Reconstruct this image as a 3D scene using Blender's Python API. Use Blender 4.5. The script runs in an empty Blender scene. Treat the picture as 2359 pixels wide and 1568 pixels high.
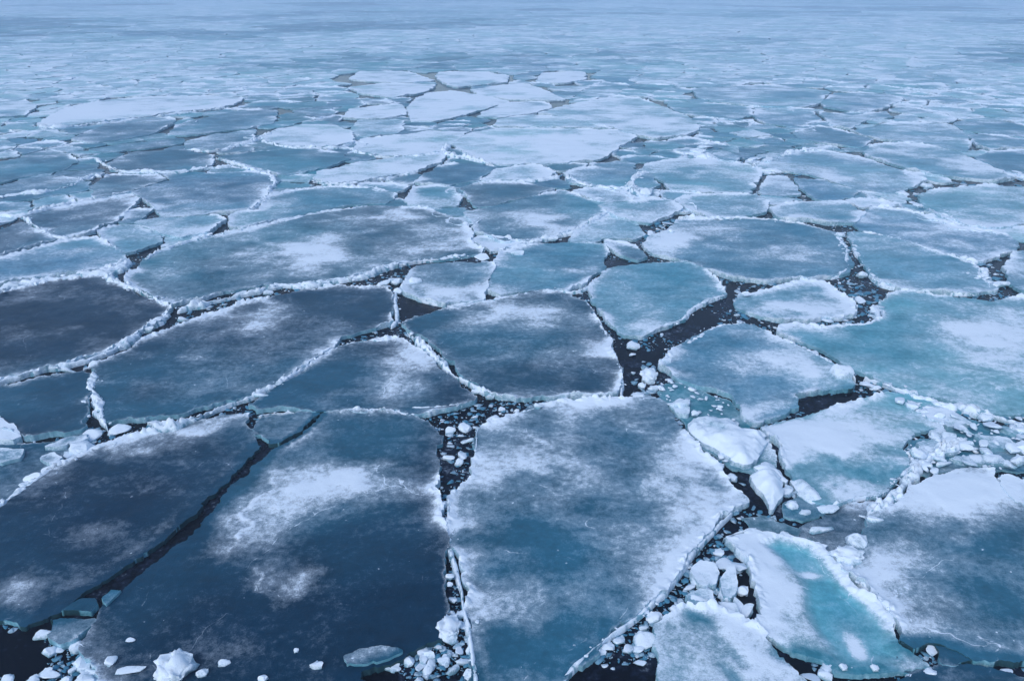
import bpy, bmesh, math, random
import numpy as np
from mathutils import Vector
from mathutils.geometry import delaunay_2d_cdt

random.seed(11)
RNG = np.random.default_rng(11)
scene = bpy.context.scene
COL = scene.collection
R = math.radians

# ------------------------------------------------------------------ camera
CAM_H, HFOV, HORIZON = 10.0, 66.0, -45.0
W0, H0 = 2359.0, 1568.0
FPX = W0 / 2 / math.tan(R(HFOV / 2))
PITCH = math.atan((H0 / 2 - HORIZON) / FPX)
cam_d = bpy.data.cameras.new("camera")
cam_d.sensor_fit = 'HORIZONTAL'
cam_d.angle = R(HFOV)
cam_d.clip_start, cam_d.clip_end = 0.1, 12000
cam = bpy.data.objects.new("camera", cam_d)
cam.location = (0, 0, CAM_H)
cam.rotation_euler = (R(90) - PITCH, 0, 0)
COL.objects.link(cam)
scene.camera = cam

# ------------------------------------------------------------------ sky and light (overcast)
SUN_EL, SUN_AZ = 42.0, 215.0
world = bpy.data.worlds.new("World")
scene.world = world
world.use_nodes = True
nt = world.node_tree
sky = nt.nodes.new('ShaderNodeTexSky')
sky.sky_type = 'NISHITA'
sky.sun_disc = False
sky.sun_elevation = R(SUN_EL)
sky.sun_rotation = R(SUN_AZ)
sky.air_density = 1.0
sky.dust_density = 1.5
sky.ozone_density = 2.0
bg = nt.nodes['Background']
bg.inputs['Strength'].default_value = 0.12
nt.links.new(sky.outputs[0], bg.inputs['Color'])
sun_d = bpy.data.lights.new("sun", 'SUN')
sun_d.energy = 0.8
sun_d.angle = R(35)
sun_d.color = (1.0, 0.97, 0.94)
sun = bpy.data.objects.new("sun", sun_d)
# the sky's sun stands at azimuth SUN_AZ from +Y towards +X
sv = Vector((math.sin(R(SUN_AZ)) * math.cos(R(SUN_EL)), math.cos(R(SUN_AZ)) * math.cos(R(SUN_EL)), math.sin(R(SUN_EL))))
sun.rotation_euler = sv.to_track_quat('Z', 'Y').to_euler()
COL.objects.link(sun)
scene.view_settings.view_transform = 'Standard'
scene.view_settings.look = 'None'
scene.view_settings.exposure = 0.64
scene.view_settings.gamma = 1.0
scene.cycles.volume_bounces = 1
scene.cycles.max_bounces = 6

# ------------------------------------------------------------------ helpers
SP, CP = math.sin(PITCH), math.cos(PITCH)

def ground(px, py, z=0.1):
    """point of the ice plane seen at photograph position (px, py), 2359 wide"""
    a = (px - W0 / 2) / FPX
    b = (H0 / 2 - py) / FPX
    dz = b * CP - SP
    t = (CAM_H - z) / -dz
    return np.array((a * t, (CP + b * SP) * t))

def pix_m(x, y):
    """metres covered by one pixel (1024 wide) at ground position"""
    return (y * CP + CAM_H * SP) / FPX * (W0 / 1024.0)

def hsh(ix, iy, seed):
    h = (ix.astype(np.int64) * 374761393 + iy.astype(np.int64) * 668265263 + seed * 974634777) & 0xffffffff
    h = ((h ^ (h >> 13)) * 1274126177) & 0xffffffff
    h = ((h ^ (h >> 16)) * 2246822519) & 0xffffffff
    h = h ^ (h >> 15)
    return (h & 0xffffff) / float(0xffffff)

def vnoise(x, y, seed=0):
    ix, iy = np.floor(x), np.floor(y)
    fx, fy = x - ix, y - iy
    fx = fx * fx * fx * (fx * (fx * 6 - 15) + 10)
    fy = fy * fy * fy * (fy * (fy * 6 - 15) + 10)
    a = hsh(ix, iy, seed); b = hsh(ix + 1, iy, seed)
    c = hsh(ix, iy + 1, seed); d = hsh(ix + 1, iy + 1, seed)
    return (a + (b - a) * fx) * (1 - fy) + (c + (d - c) * fx) * fy

def fbm(x, y, seed=0, octv=4, gain=0.5):
    s = np.zeros_like(x); a = 1.0; n = 0.0
    for o in range(octv):
        s += a * vnoise(x * 2 ** o + 17.3 * o, y * 2 ** o - 9.1 * o, seed + o * 13)
        n += a; a *= gain
    return s / n

def cells(x, y, seed=0):
    """blocky cellular noise: (distance to nearest block centre, block random)"""
    ix, iy = np.floor(x), np.floor(y)
    best = np.full_like(x, 9.0); rnd = np.zeros_like(x)
    for dx in (-1, 0, 1):
        for dy in (-1, 0, 1):
            jx, jy = ix + dx, iy + dy
            px = jx + hsh(jx, jy, seed + 1); py = jy + hsh(jx, jy, seed + 2)
            d = np.hypot(px - x, py - y)
            m = d < best
            best = np.where(m, d, best)
            rnd = np.where(m, hsh(jx, jy, seed + 3), rnd)
    return best, rnd

def inside(P, poly):
    x, y = P[:, 0][:, None], P[:, 1][:, None]
    ax, ay = poly[:, 0][None], poly[:, 1][None]
    bx, by = np.roll(poly[:, 0], -1)[None], np.roll(poly[:, 1], -1)[None]
    out = np.zeros(len(P), bool)
    for s in range(0, len(P), 20000):
        sl = slice(s, s + 20000)
        c = ((ay > y[sl]) != (by > y[sl])) & (x[sl] < (bx - ax) * (y[sl] - ay) / (by - ay + 1e-12) + ax)
        out[sl] = c.sum(1) % 2 == 1
    return out

def near(P, Q):
    """distance from each P to the nearest Q"""
    out = np.empty(len(P))
    for s in range(0, len(P), 4000):
        p = P[s:s + 4000]
        out[s:s + 4000] = np.sqrt(((p[:, None, :] - Q[None]) ** 2).sum(2).min(1))
    return out

def resample(P, step, closed=True):
    Q = np.vstack([P, P[:1]]) if closed else P
    seg = np.hypot(*np.diff(Q, axis=0).T)
    L = np.concatenate([[0], np.cumsum(seg)])
    n = max(8 if closed else 4, int(L[-1] / step))
    t = np.linspace(0, L[-1], n, endpoint=not closed)
    return np.stack([np.interp(t, L, Q[:, 0]), np.interp(t, L, Q[:, 1])], 1)

def chaikin(P, k=0.2):
    N = np.roll(P, -1, 0)
    return np.stack([P * (1 - k) + N * k, P * k + N * (1 - k)], 1).reshape(-1, 2)

def area(P):
    x, y = P.T
    return 0.5 * (x * np.roll(y, -1) - y * np.roll(x, -1)).sum()

def mesh_obj(name, V, Fc, mat, parent=None, snow=None, tint=None, smooth=True):
    me = bpy.data.meshes.new(name)
    Fc = np.asarray(Fc, np.int32)
    k = Fc.shape[1]
    me.vertices.add(len(V)); me.vertices.foreach_set('co', np.asarray(V, np.float32).ravel())
    me.loops.add(Fc.size); me.loops.foreach_set('vertex_index', Fc.ravel())
    me.polygons.add(len(Fc))
    me.polygons.foreach_set('loop_start', np.arange(0, Fc.size, k, dtype=np.int32))
    me.polygons.foreach_set('use_smooth', np.full(len(Fc), smooth))
    if snow is not None:
        a = me.attributes.new('snow', 'FLOAT', 'POINT'); a.data.foreach_set('value', np.asarray(snow, np.float32))
    if tint is not None:
        a = me.attributes.new('tint', 'FLOAT_VECTOR', 'POINT'); a.data.foreach_set('vector', np.asarray(tint, np.float32).ravel())
    me.update(calc_edges=True); me.validate()
    me.materials.append(mat)
    o = bpy.data.objects.new(name, me)
    COL.objects.link(o)
    if parent: o.parent = parent
    return o

def tag(o, label, cat, group=None):
    o['label'] = label; o['category'] = cat
    if group: o['group'] = group
    return o

# ------------------------------------------------------------------ materials
def ice_material():
    m = bpy.data.materials.new("sea_ice"); m.use_nodes = True
    n, l = m.node_tree.nodes, m.node_tree.links
    p = n['Principled BSDF']
    geo = n.new('ShaderNodeNewGeometry')
    def attr(a):
        q = n.new('ShaderNodeAttribute'); q.attribute_name = a; return q
    def noise(scale, detail=4, rough=0.6, dist=0.0, vec=None):
        q = n.new('ShaderNodeTexNoise'); q.inputs['Scale'].default_value = scale
        q.inputs['Detail'].default_value = detail; q.inputs['Roughness'].default_value = rough
        q.inputs['Distortion'].default_value = dist
        l.new(vec or geo.outputs['Position'], q.inputs['Vector']); return q.outputs['Fac']
    def mth(op, a, b=None, c=None):
        q = n.new('ShaderNodeMath'); q.operation = op
        for i, v in enumerate((a, b, c)):
            if v is None: continue
            if isinstance(v, (int, float)): q.inputs[i].default_value = v
            else: l.new(v, q.inputs[i])
        return q.outputs[0]
    def mixc(f, a, b):
        q = n.new('ShaderNodeMix'); q.data_type = 'RGBA'
        l.new(f, q.inputs['Factor'])
        for s, v in ((6, a), (7, b)):
            if isinstance(v, tuple): q.inputs[s].default_value = v
            else: l.new(v, q.inputs[s])
        return q.outputs[2]
    # stretched coordinates: wind-combed snow
    mp = n.new('ShaderNodeMapping'); mp.inputs['Scale'].default_value = (0.55, 1.0, 1.0); mp.inputs['Rotation'].default_value = (0, 0, R(18))
    l.new(geo.outputs['Position'], mp.inputs['Vector'])
    n1 = noise(1.1, 7, 0.72, 0.5, mp.outputs[0]); n2 = noise(7.0, 5, 0.7); n3 = noise(38.0, 3, 0.7)
    sn = attr('snow').outputs['Fac']
    s = mth('ADD', sn, mth('MULTIPLY', mth('SUBTRACT', n1, 0.5), 0.95))
    s = mth('ADD', s, mth('MULTIPLY', mth('SUBTRACT', n2, 0.5), 1.05))
    s = mth('ADD', s, mth('MULTIPLY', mth('SUBTRACT', n3, 0.5), 0.60))
    # old hairline fractures, refrozen white, and specks of snow
    wv = n.new('ShaderNodeVectorMath'); wv.operation = 'ADD'
    nz = n.new('ShaderNodeTexNoise'); nz.inputs['Scale'].default_value = 0.9; nz.inputs['Detail'].default_value = 3
    l.new(geo.outputs['Position'], nz.inputs['Vector'])
    l.new(geo.outputs['Position'], wv.inputs[0]); l.new(nz.outputs['Color'], wv.inputs[1])
    vo = n.new('ShaderNodeTexVoronoi'); vo.feature = 'DISTANCE_TO_EDGE'; vo.inputs['Scale'].default_value = 0.33
    l.new(wv.outputs[0], vo.inputs['Vector'])
    hair = mth('MULTIPLY', mth('LESS_THAN', vo.outputs['Distance'], 0.0026), mth('MULTIPLY', mth('GREATER_THAN', n1, 0.54), 0.28))
    vs = n.new('ShaderNodeTexVoronoi'); vs.inputs['Scale'].default_value = 3.2
    l.new(geo.outputs['Position'], vs.inputs['Vector'])
    speck = mth('MULTIPLY', mth('LESS_THAN', vs.outputs['Distance'], mth('MULTIPLY', mth('SUBTRACT', n2, 0.42), 0.35)), 0.5)
    s = mth('ADD', s, mth('ADD', hair, speck))
    def sstep(lo, hi, out):
        mr = n.new('ShaderNodeMapRange'); mr.interpolation_type = 'SMOOTHSTEP'
        mr.inputs['From Min'].default_value = lo; mr.inputs['From Max'].default_value = hi
        mr.inputs['To Max'].default_value = out
        l.new(s, mr.inputs['Value']); return mr.outputs['Result']
    f = mth('ADD', sstep(0.05, 0.68, 0.24), sstep(0.48, 1.02, 0.76))
    ti = attr('tint').outputs['Vector']
    vm = n.new('ShaderNodeVectorMath'); vm.operation = 'SCALE'
    l.new(ti, vm.inputs[0])
    l.new(mth('ADD', mth('MULTIPLY', n2, 0.8), mth('MULTIPLY', n1, 1.1)), vm.inputs['Scale'])
    c = mixc(f, vm.outputs[0], (0.68, 0.81, 0.94, 1))
    l.new(c, p.inputs['Base Color'])
    l.new(mth('ADD', mth('MULTIPLY', f, 0.42), mth('ADD', mth('MULTIPLY', n2, 0.3), 0.27)), p.inputs['Roughness'])
    p.inputs['IOR'].default_value = 1.31
    p.inputs['Specular IOR Level'].default_value = 0.38
    b = n.new('ShaderNodeBump'); b.inputs['Strength'].default_value = 0.35; b.inputs['Distance'].default_value = 0.04
    l.new(mth('ADD', mth('MULTIPLY', n2, 0.6), mth('ADD', mth('MULTIPLY', n3, 0.4), mth('MULTIPLY', f, 0.5))), b.inputs['Height'])
    l.new(b.outputs[0], p.inputs['Normal'])
    return m

def water_material():
    m = bpy.data.materials.new("sea_water"); m.use_nodes = True
    n, l = m.node_tree.nodes, m.node_tree.links
    p = n['Principled BSDF']
    geo = n.new('ShaderNodeNewGeometry')
    q = n.new('ShaderNodeTexNoise'); q.inputs['Scale'].default_value = 2.2; q.inputs['Detail'].default_value = 5
    l.new(geo.outputs['Position'], q.inputs['Vector'])
    q2 = n.new('ShaderNodeTexNoise'); q2.inputs['Scale'].default_value = 14; q2.inputs['Detail'].default_value = 5
    l.new(geo.outputs['Position'], q2.inputs['Vector'])
    q3 = n.new('ShaderNodeTexNoise'); q3.inputs['Scale'].default_value = 0.45; q3.inputs['Detail'].default_value = 3
    l.new(geo.outputs['Position'], q3.inputs['Vector'])
    vo = n.new('ShaderNodeTexVoronoi'); vo.inputs['Scale'].default_value = 7.0
    l.new(geo.outputs['Position'], vo.inputs['Vector'])
    def mth(op, a, b):
        k = n.new('ShaderNodeMath'); k.operation = op
        for i, v in enumerate((a, b)):
            if isinstance(v, (int, float)): k.inputs[i].default_value = v
            else: l.new(v, k.inputs[i])
        return k.outputs[0]
    # slush: grains of half sunk ice thickening in places
    sl = mth('ADD', mth('MULTIPLY', q3.outputs['Fac'], 1.2), mth('ADD', mth('MULTIPLY', q.outputs['Fac'], 0.7), mth('MULTIPLY', q2.outputs['Fac'], 0.7)))
    sl = mth('SUBTRACT', sl, mth('MULTIPLY', vo.outputs['Distance'], 0.35))
    cr = n.new('ShaderNodeValToRGB')
    e = cr.color_ramp.elements
    e[0].position = 0.68; e[0].color = (0.002, 0.004, 0.010, 1)
    e[1].position = 0.96; e[1].color = (0.15, 0.20, 0.26, 1)
    k = e.new(0.83); k.color = (0.010, 0.018, 0.040, 1)
    sc_ = mth('MULTIPLY', sl, 0.62)
    l.new(sc_, cr.inputs[0]); l.new(cr.outputs[0], p.inputs['Base Color'])
    l.new(mth('ADD', mth('MULTIPLY', sc_, 0.30), -0.08), p.inputs['Roughness'])
    p.inputs['IOR'].default_value = 1.33
    p.inputs['Specular IOR Level'].default_value = 0.12
    b = n.new('ShaderNodeBump'); b.inputs['Strength'].default_value = 0.25; b.inputs['Distance'].default_value = 0.02
    l.new(q2.outputs['Fac'], b.inputs['Height']); l.new(b.outputs[0], p.inputs['Normal'])
    return m

ICE, WATER = ice_material(), water_material()

# ------------------------------------------------------------------ water
wv = [(-9000, -3000, 0), (9000, -3000, 0), (9000, 9000, 0), (-9000, 9000, 0)]
water = mesh_obj("water", wv, [(0, 1, 2, 3)], WATER)
water['kind'] = 'structure'

# ------------------------------------------------------------------ traced floes: (label, tone 0 dark..1 pale, teal 0..1, snow, outline)
#FLOES-BEGIN
FLOES = [
("great dark floe with a black crack along its near edge, snowy far rim", .06,.1,.13,[(-90,1230),(0,1172),(72,1109),(112,1081),(151,1063),(180,1045),(215,1033),(288,1003),(378,992),(440,972),(518,949),(576,948),(578,982),(608,1023),(584,1046),(524,1098),(466,1160),(426,1204),(352,1268),(286,1302),(225,1345),(165,1385),(110,1422),(60,1445),(0,1425),(-90,1420)]),
("great dark floe with a round white snow patch at its centre", .06,.2,.08,[(740,956),(800,948),(850,950),(900,946),(950,962),(985,975),(1008,1000),(1014,1060),(1014,1124),(1018,1180),(1028,1231),(1036,1300),(1042,1370),(1030,1440),(1010,1470),(957,1497),(900,1520),(827,1545),(815,1600),(600,1640),(300,1640),(230,1560),(185,1500),(228,1430),(234,1397),(302,1335),(346,1303),(414,1253),(468,1202),(504,1160),(560,1100),(606,1055),(640,1032),(690,1003)]),
("small dark triangular plate split off the floe with the round snow patch", 0.08,0.2,0.08,[(580,975),(600,958),(640,949),(733,952),(722,967),(686,1000),(645,1022),(614,1024),(590,1000)]),
("broad grey blue floe with pale frost, pointed at its far right corner", 0.28,0.3,0.4,[(1095,987),(1120,972),(1187,955),(1234,937),(1300,925),(1421,917),(1460,908),(1522,919),(1555,960),(1618,1037),(1683,1106),(1719,1153),(1668,1195),(1661,1209),(1618,1245),(1575,1296),(1538,1362),(1489,1400),(1403,1469),(1363,1505),(1309,1551),(1270,1640),(1105,1640),(1093,1568),(1086,1505),(1079,1429),(1065,1373),(1048,1300),(1036,1220),(1030,1160),(1055,1118),(1079,1095),(1093,1055)]),
("dark wedge shaped floe with a white crest along its curved far edge", .07,.1,.13,[(570,935),(608,906),(680,870),(720,839),(767,807),(828,787),(928,780),(970,805),(1007,839),(1043,872),(1095,921),(1054,936),(989,957),(945,955),(900,943),(827,945),(735,948),(640,945),(590,948)]),
("long dark slanting floe ringed by white rubble, blunt at its left end", .08,.15,.18,[(216,840),(262,818),(324,790),(396,752),(504,717),(600,690),(684,672),(767,660),(881,661),(906,675),(908,719),(912,742),(863,757),(796,775),(770,800),(720,832),(691,850),(612,897),(522,926),(418,958),(300,965),(240,975),(220,925),(218,868)]),
("very dark smooth floe at the left margin behind a white rubble ridge", .02,.1,.04,[(-90,705),(0,676),(60,657),(140,643),(232,636),(275,655),(330,680),(398,706),(378,738),(317,765),(266,805),(198,828),(115,848),(0,880),(-90,905)]),
("small dark smooth floe at the left margin below the rubble ridge", .05,.1,.04,[(-80,905),(0,893),(108,868),(190,856),(212,860),(214,895),(204,933),(196,962),(200,985),(150,1000),(60,1012),(-80,960)]),
("dark blue floe in mid view with bright snow on its far corner", .12,.25,.22,[(924,745),(960,730),(1007,715),(1079,704),(1136,693),(1223,672),(1277,673),(1317,679),(1345,692),(1374,726),(1392,755),(1405,785),(1430,847),(1434,908),(1331,915),(1223,915),(1140,912),(1079,875),(1036,836),(1007,805),(957,766)]),
("turquoise tinted floe with a thick white lip over the black lead", 0.58,0.6,0.49,[(1355,672),(1368,650),(1392,629),(1414,618),(1475,608),(1579,602),(1614,614),(1654,647),(1672,679),(1629,692),(1586,713),(1576,737),(1522,752),(1475,773),(1439,772),(1415,755),(1392,735),(1381,711)]),
("small round floe with a white rim alone in the dark lead", .55,.6,.50,[(1693,695),(1705,680),(1740,672),(1790,660),(1850,648),(1890,650),(1930,672),(1960,690),(1975,705),(1970,720),(1930,730),(1870,737),(1800,737),(1740,725),(1705,710)]),
("wide oval slate grey floe behind the small round floe", 0.44,0.35,0.42,[(1478,565),(1500,545),(1540,530),(1556,508),(1600,505),(1654,508),(1726,506),(1780,509),(1870,524),(1931,539),(1949,560),(1957,600),(1956,621),(1935,637),(1870,643),(1780,647),(1690,643),(1632,621),(1557,598),(1497,580)]),
("pale floe with a thick rounded white rim, right of the oval slate floe", 0.6,0.45,0.61,[(1951,545),(1974,535),(2030,543),(2086,556),(2187,592),(2241,615),(2280,640),(2290,668),(2230,677),(2122,670),(2064,665),(2025,650),(1996,618),(1975,578)]),
("pale grey floe pressed against the far side of the thick rimmed floe", 0.6,0.1,0.57,[(1968,518),(1989,492),(2014,478),(2086,483),(2122,492),(2194,519),(2266,531),(2327,544),(2347,557),(2334,577),(2284,596),(2259,604),(2187,589),(2086,554),(2030,541),(1985,533)]),
("turquoise banded floe at the right margin beyond the forked lead", 0.62,0.7,0.59,[(2112,450),(2136,441),(2194,434),(2270,427),(2359,431),(2430,437),(2430,515),(2359,515),(2313,523),(2277,528),(2230,522),(2158,496),(2126,477)]),
("rounded white rimmed floe cut by the right margin above the blue floe", .5,.4,.55,[(2311,607),(2334,583),(2359,577),(2430,570),(2430,680),(2359,672),(2323,645)]),
("huge turquoise blue floe running out of the right margin", 0.56,0.75,0.47,[(1789,765),(1800,752),(1834,747),(1888,757),(1949,749),(1996,747),(2026,733),(2028,700),(2045,680),(2068,670),(2129,675),(2194,683),(2284,692),(2359,685),(2440,690),(2440,960),(2359,950),(2302,952),(2230,930),(2122,905),(2050,883),(1978,858),(1913,818),(1870,798),(1810,775)]),
("grey floe with a broken overhanging front edge above a black gap", 0.5,0.3,0.49,[(1515,842),(1546,806),(1589,788),(1629,760),(1668,749),(1712,744),(1740,749),(1784,775),(1852,807),(1906,833),(1950,862),(1970,880),(1962,900),(1892,901),(1840,916),(1845,943),(1740,976),(1726,968),(1683,911),(1629,897),(1560,872)]),
("turquoise awash shelf of wet ice beside the overhanging grey floe", .38,1.0,.16,[(1512,882),(1560,876),(1629,899),(1683,916),(1726,972),(1742,985),(1790,1025),(1800,1075),(1765,1088),(1720,1080),(1690,1072),(1618,1033),(1585,1004),(1568,962),(1535,922)]),
("matted rubble ice frozen into grey slush between the blue and streaked floes", .35,.4,.36,[(2000,915),(2122,922),(2178,955),(2290,968),(2400,990),(2420,1080),(2359,1085),(2230,1073),(2150,1090),(2104,1100),(2100,1060),(2082,1034),(2104,1006),(2176,988)]),
("smooth thin grey ice in the nook between the draped and melt pool floes", .14,.3,.16,[(1905,1172),(1960,1153),(2043,1143),(2030,1180),(2000,1195),(1990,1235),(1950,1252),(1915,1272),(1880,1246),(1842,1230),(1850,1198)]),
("grey slush sheet at the left margin below the small dark floe", .16,.2,.24,[(-80,1012),(60,1014),(150,1003),(200,992),(205,1020),(150,1045),(100,1078),(60,1105),(0,1160),(-80,1200)]),
("turquoise floe draped with thick white snow below the overhanging floe", 0.58,0.8,0.36,[(1745,985),(1845,960),(1897,944),(1965,926),(2050,905),(2122,912),(2187,950),(2176,985),(2100,1003),(2078,1034),(2098,1050),(2100,1077),(2086,1099),(2050,1117),(2043,1138),(1960,1148),(1917,1163),(1870,1150),(1830,1110),(1795,1070),(1788,1023)]),
("white armed floe holding a bright turquoise melt pool", .45,.9,.75,[(1663,1243),(1690,1227),(1719,1213),(1776,1227),(1830,1235),(1880,1250),(1910,1275),(1942,1322),(1982,1355),(2032,1397),(2062,1436),(2068,1476),(2140,1530),(2050,1545),(1930,1545),(1892,1518),(1860,1523),(1805,1500),(1762,1469),(1742,1440),(1740,1375),(1726,1328),(1708,1292),(1683,1267)]),
("broad frost streaked floe filling the lower right corner", 0.3,0.35,0.48,[(2065,1160),(2090,1125),(2151,1095),(2230,1077),(2290,1085),(2295,1108),(2330,1147),(2359,1167),(2440,1205),(2440,1530),(2359,1527),(2250,1520),(2175,1485),(2150,1480),(2110,1500),(2072,1475),(2064,1436),(2034,1395),(1984,1351),(1945,1318),(1915,1280),(1950,1255),(1990,1235),(2000,1195),(2030,1180)]),
("bright white slab at the right margin lying on the frost streaked floe", .8,.2,.9,[(2293,1106),(2313,1099),(2359,1104),(2430,1110),(2430,1200),(2359,1165),(2330,1145)]),
("dark grey plate across the bottom right corner", .18,.2,.28,[(2060,1575),(2110,1550),(2176,1534),(2266,1534),(2359,1553),(2440,1565),(2440,1660),(2060,1660)]),
("white frosted floe at the bottom margin with a blue melt channel", .4,.7,.55,[(1500,1440),(1546,1408),(1580,1400),(1650,1393),(1690,1415),(1744,1447),(1780,1479),(1820,1523),(1862,1570),(1900,1640),(1520,1640),(1514,1568),(1512,1519),(1505,1485)]),
("small floe half grey and half white in front of the rubble ridge's right end", .3,.35,0.41,[(940,635),(960,615),(1061,604),(1135,607),(1127,635),(1118,672),(1116,693),(1060,699),(1025,704),(970,690),(925,672)]),
("squarish slate blue floe with a white bottom edge, mid view", 0.44,0.4,0.44,[(1145,585),(1205,566),(1273,560),(1340,559),(1394,564),(1399,589),(1385,620),(1356,650),(1309,668),(1223,668),(1155,682),(1124,668),(1133,630)]),
("very long slate blue floe sweeping across the left half", 0.22,0.5,0.39,[(285,640),(331,598),(378,573),(468,549),(576,527),(720,492),(849,474),(935,477),(989,482),(1029,495),(1072,513),(1088,538),(1078,557),(1118,575),(1100,584),(1025,596),(935,606),(881,621),(827,638),(734,655),(630,650),(540,668),(432,693),(398,702),(335,672)]),
("thin dark sliver floe above the slate floe with a snow smear", 0.26,.4,0.27,[(1064,434),(1090,423),(1151,419),(1223,426),(1282,436),(1223,452),(1151,470),(1093,480)]),
("slate blue floe with a white snow smear in its middle", 0.36,0.4,0.44,[(1085,486),(1151,473),(1223,455),(1285,440),(1330,448),(1370,470),(1396,490),(1370,505),(1320,530),(1260,548),(1205,557),(1160,560),(1125,545),(1097,535),(1090,515),(1072,490)]),
("small pale domed floe left of the oval slate floe", .6,.1,.55,[(1315,550),(1338,528),(1367,512),(1403,505),(1445,508),(1475,528),(1486,540),(1461,553),(1390,548),(1360,560),(1320,560)]),
("little grey tongue shaped plate under the small pale domed floe", .3,.3,.35,[(1393,556),(1430,558),(1465,568),(1488,592),(1470,600),(1430,590),(1402,570)]),
("pale teal floe with a snowy near edge above the domed floe", 0.50,.4,0.56,[(1378,474),(1403,468),(1475,463),(1547,463),(1570,480),(1543,499),(1497,515),(1455,510),(1410,492)]),
("snowy turquoise floe behind the left end of the oval slate floe", 0.58,.5,0.64,[(1556,463),(1582,452),(1672,447),(1744,450),(1762,465),(1770,487),(1712,499),(1665,506),(1625,500),(1580,480)]),
("pale lens shaped floe behind the right end of the oval slate floe", 0.63,.4,0.66,[(1772,485),(1816,470),(1870,465),(1942,466),(1992,494),(1968,514),(1900,515),(1860,508),(1798,503)]),
("pale triangular floe bordering the forked dark lead", .55,.1,.5,[(1830,413),(1888,413),(1982,441),(1956,456),(1935,463),(1884,461),(1845,438)]),
("small lumpy white floe left of the pale triangular floe", .6,.2,.6,[(1755,425),(1770,408),(1810,408),(1838,428),(1845,448),(1800,453),(1750,450)]),
("wide pale grey floe on the far side of the forked lead", 0.58,.2,0.59,[(1735,388),(1780,365),(1840,350),(1900,348),(1978,360),(2030,378),(2090,395),(2133,413),(2100,432),(2060,444),(1978,437),(1895,409),(1850,398)]),
("pale turquoise floe with a long straight dark near edge", 0.58,.5,0.64,[(1990,350),(2014,335),(2086,331),(2158,340),(2216,354),(2250,375),(2302,392),(2336,412),(2290,418),(2248,415),(2136,402),(2050,376),(2000,362)]),
("grey floe at the right margin behind the forked lead", 0.43,.3,0.40,[(2245,362),(2285,350),(2359,345),(2430,345),(2430,412),(2359,408),(2310,392)]),
("pale blue floe behind the turquoise floe with the straight edge", 0.58,.4,0.55,[(1955,302),(2050,284),(2158,282),(2196,288),(2225,312),(2240,335),(2224,350),(2158,338),(2086,326),(2030,322)]),
("narrow grey floe framed by dark leads at the right margin", 0.48,.3,0.47,[(2230,310),(2290,312),(2359,322),(2430,322),(2430,342),(2359,342),(2285,346),(2250,338)]),
("flat grey floe at the right margin beyond the narrow framed floe", 0.46,.3,0.43,[(2195,285),(2230,275),(2300,278),(2359,290),(2430,290),(2430,315),(2359,318),(2280,308),(2220,300)]),
("huge white snow covered floe at the middle of the view", 0.87,.5,0.92,[(1038,330),(1079,308),(1151,297),(1295,297),(1432,302),(1468,317),(1432,338),(1385,368),(1295,376),(1147,382),(1090,366)]),
("white floe peaked at its far corner with a single snow mound", 0.72,.6,0.75,[(1240,262),(1300,245),(1425,223),(1475,229),(1529,247),(1590,272),(1614,297),(1582,314),(1510,321),(1468,314),(1421,299),(1331,279)]),
("slim white and turquoise floe behind the huge white floe", 0.77,.6,0.82,[(1136,292),(1151,274),(1223,265),(1295,272),(1367,286),(1415,299),(1295,294),(1151,294)]),
("bright white rounded floe with a dark crack at its left side", 0.87,.4,0.98,[(936,250),(957,230),(985,215),(1043,211),(1097,218),(1175,235),(1115,252),(1061,268),(1007,280),(946,280)]),
("bright white lens floe beyond the rounded white floe", 0.82,.5,0.92,[(1082,208),(1140,198),(1205,193),(1241,202),(1304,230),(1259,232),(1169,230),(1105,218)]),
("pale pink white floe right of the rounded white floe", 0.82,.1,0.88,[(1099,270),(1130,252),(1175,236),(1252,236),(1275,248),(1235,261),(1151,273)]),
("small white floe left of the rounded white floe, straight dark near edge", 0.82,.3,0.9,[(787,274),(809,252),(860,246),(928,241),(939,266),(881,274)]),
("small white floe with a blue grey hollow in its top", .65,.5,.6,[(809,299),(827,277),(928,276),(926,300),(905,308),(845,317),(813,310)]),
("far white floe with an ice blue far half, dark notch at its left", 0.82,.5,0.86,[(1003,176),(1014,167),(1115,167),(1173,176),(1165,191),(1115,196),(1050,202),(1018,191)]),
("far pale pink floe right of the ice blue white floe", 0.85,.1,0.96,[(1234,191),(1248,169),(1345,166),(1353,184),(1295,194)]),
("far white floe with a thick snow rim left of the dark notch", 0.82,.4,0.86,[(802,184),(827,166),(935,164),(1003,187),(917,194)]),
("far white floe in front of the thick snow rimmed floe", 0.77,.4,0.84,[(802,202),(881,194),(1007,196),(985,212),(906,227),(827,216)]),
("bright white and cyan floe, left of the small hollowed floe", 0.77,.6,0.88,[(595,318),(640,298),(700,288),(770,290),(810,305),(812,330),(760,340),(680,338),(620,328)]),
("rough white floe heaped with rubble left of the huge white floe", 0.77,.6,0.86,[(815,345),(830,322),(930,312),(1000,302),(1075,305),(1060,320),(1035,335),(1020,350),(960,358),(880,360)]),
("long white and cyan floe, rough and lens shaped, before the heaped floe", 0.77,.6,0.84,[(722,415),(740,395),(800,380),(900,365),(1000,352),(1035,352),(1015,375),(960,395),(870,412),(780,425)]),
("grey floe with a snowy rim below the huge white floe's left tip", .4,.2,.42,[(957,422),(985,397),(1020,380),(1080,378),(1142,387),(1103,416),(1029,428)]),
("low white humped floe just below the huge white floe", 0.72,.4,0.82,[(1106,417),(1147,391),(1230,380),(1280,398),(1265,412),(1187,419)]),
("small thick white floe with a turquoise wall, left of the thin dark sliver", .55,.7,.6,[(931,464),(953,432),(1007,427),(1040,431),(1064,456),(1058,474),(989,480),(942,472)]),
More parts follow.
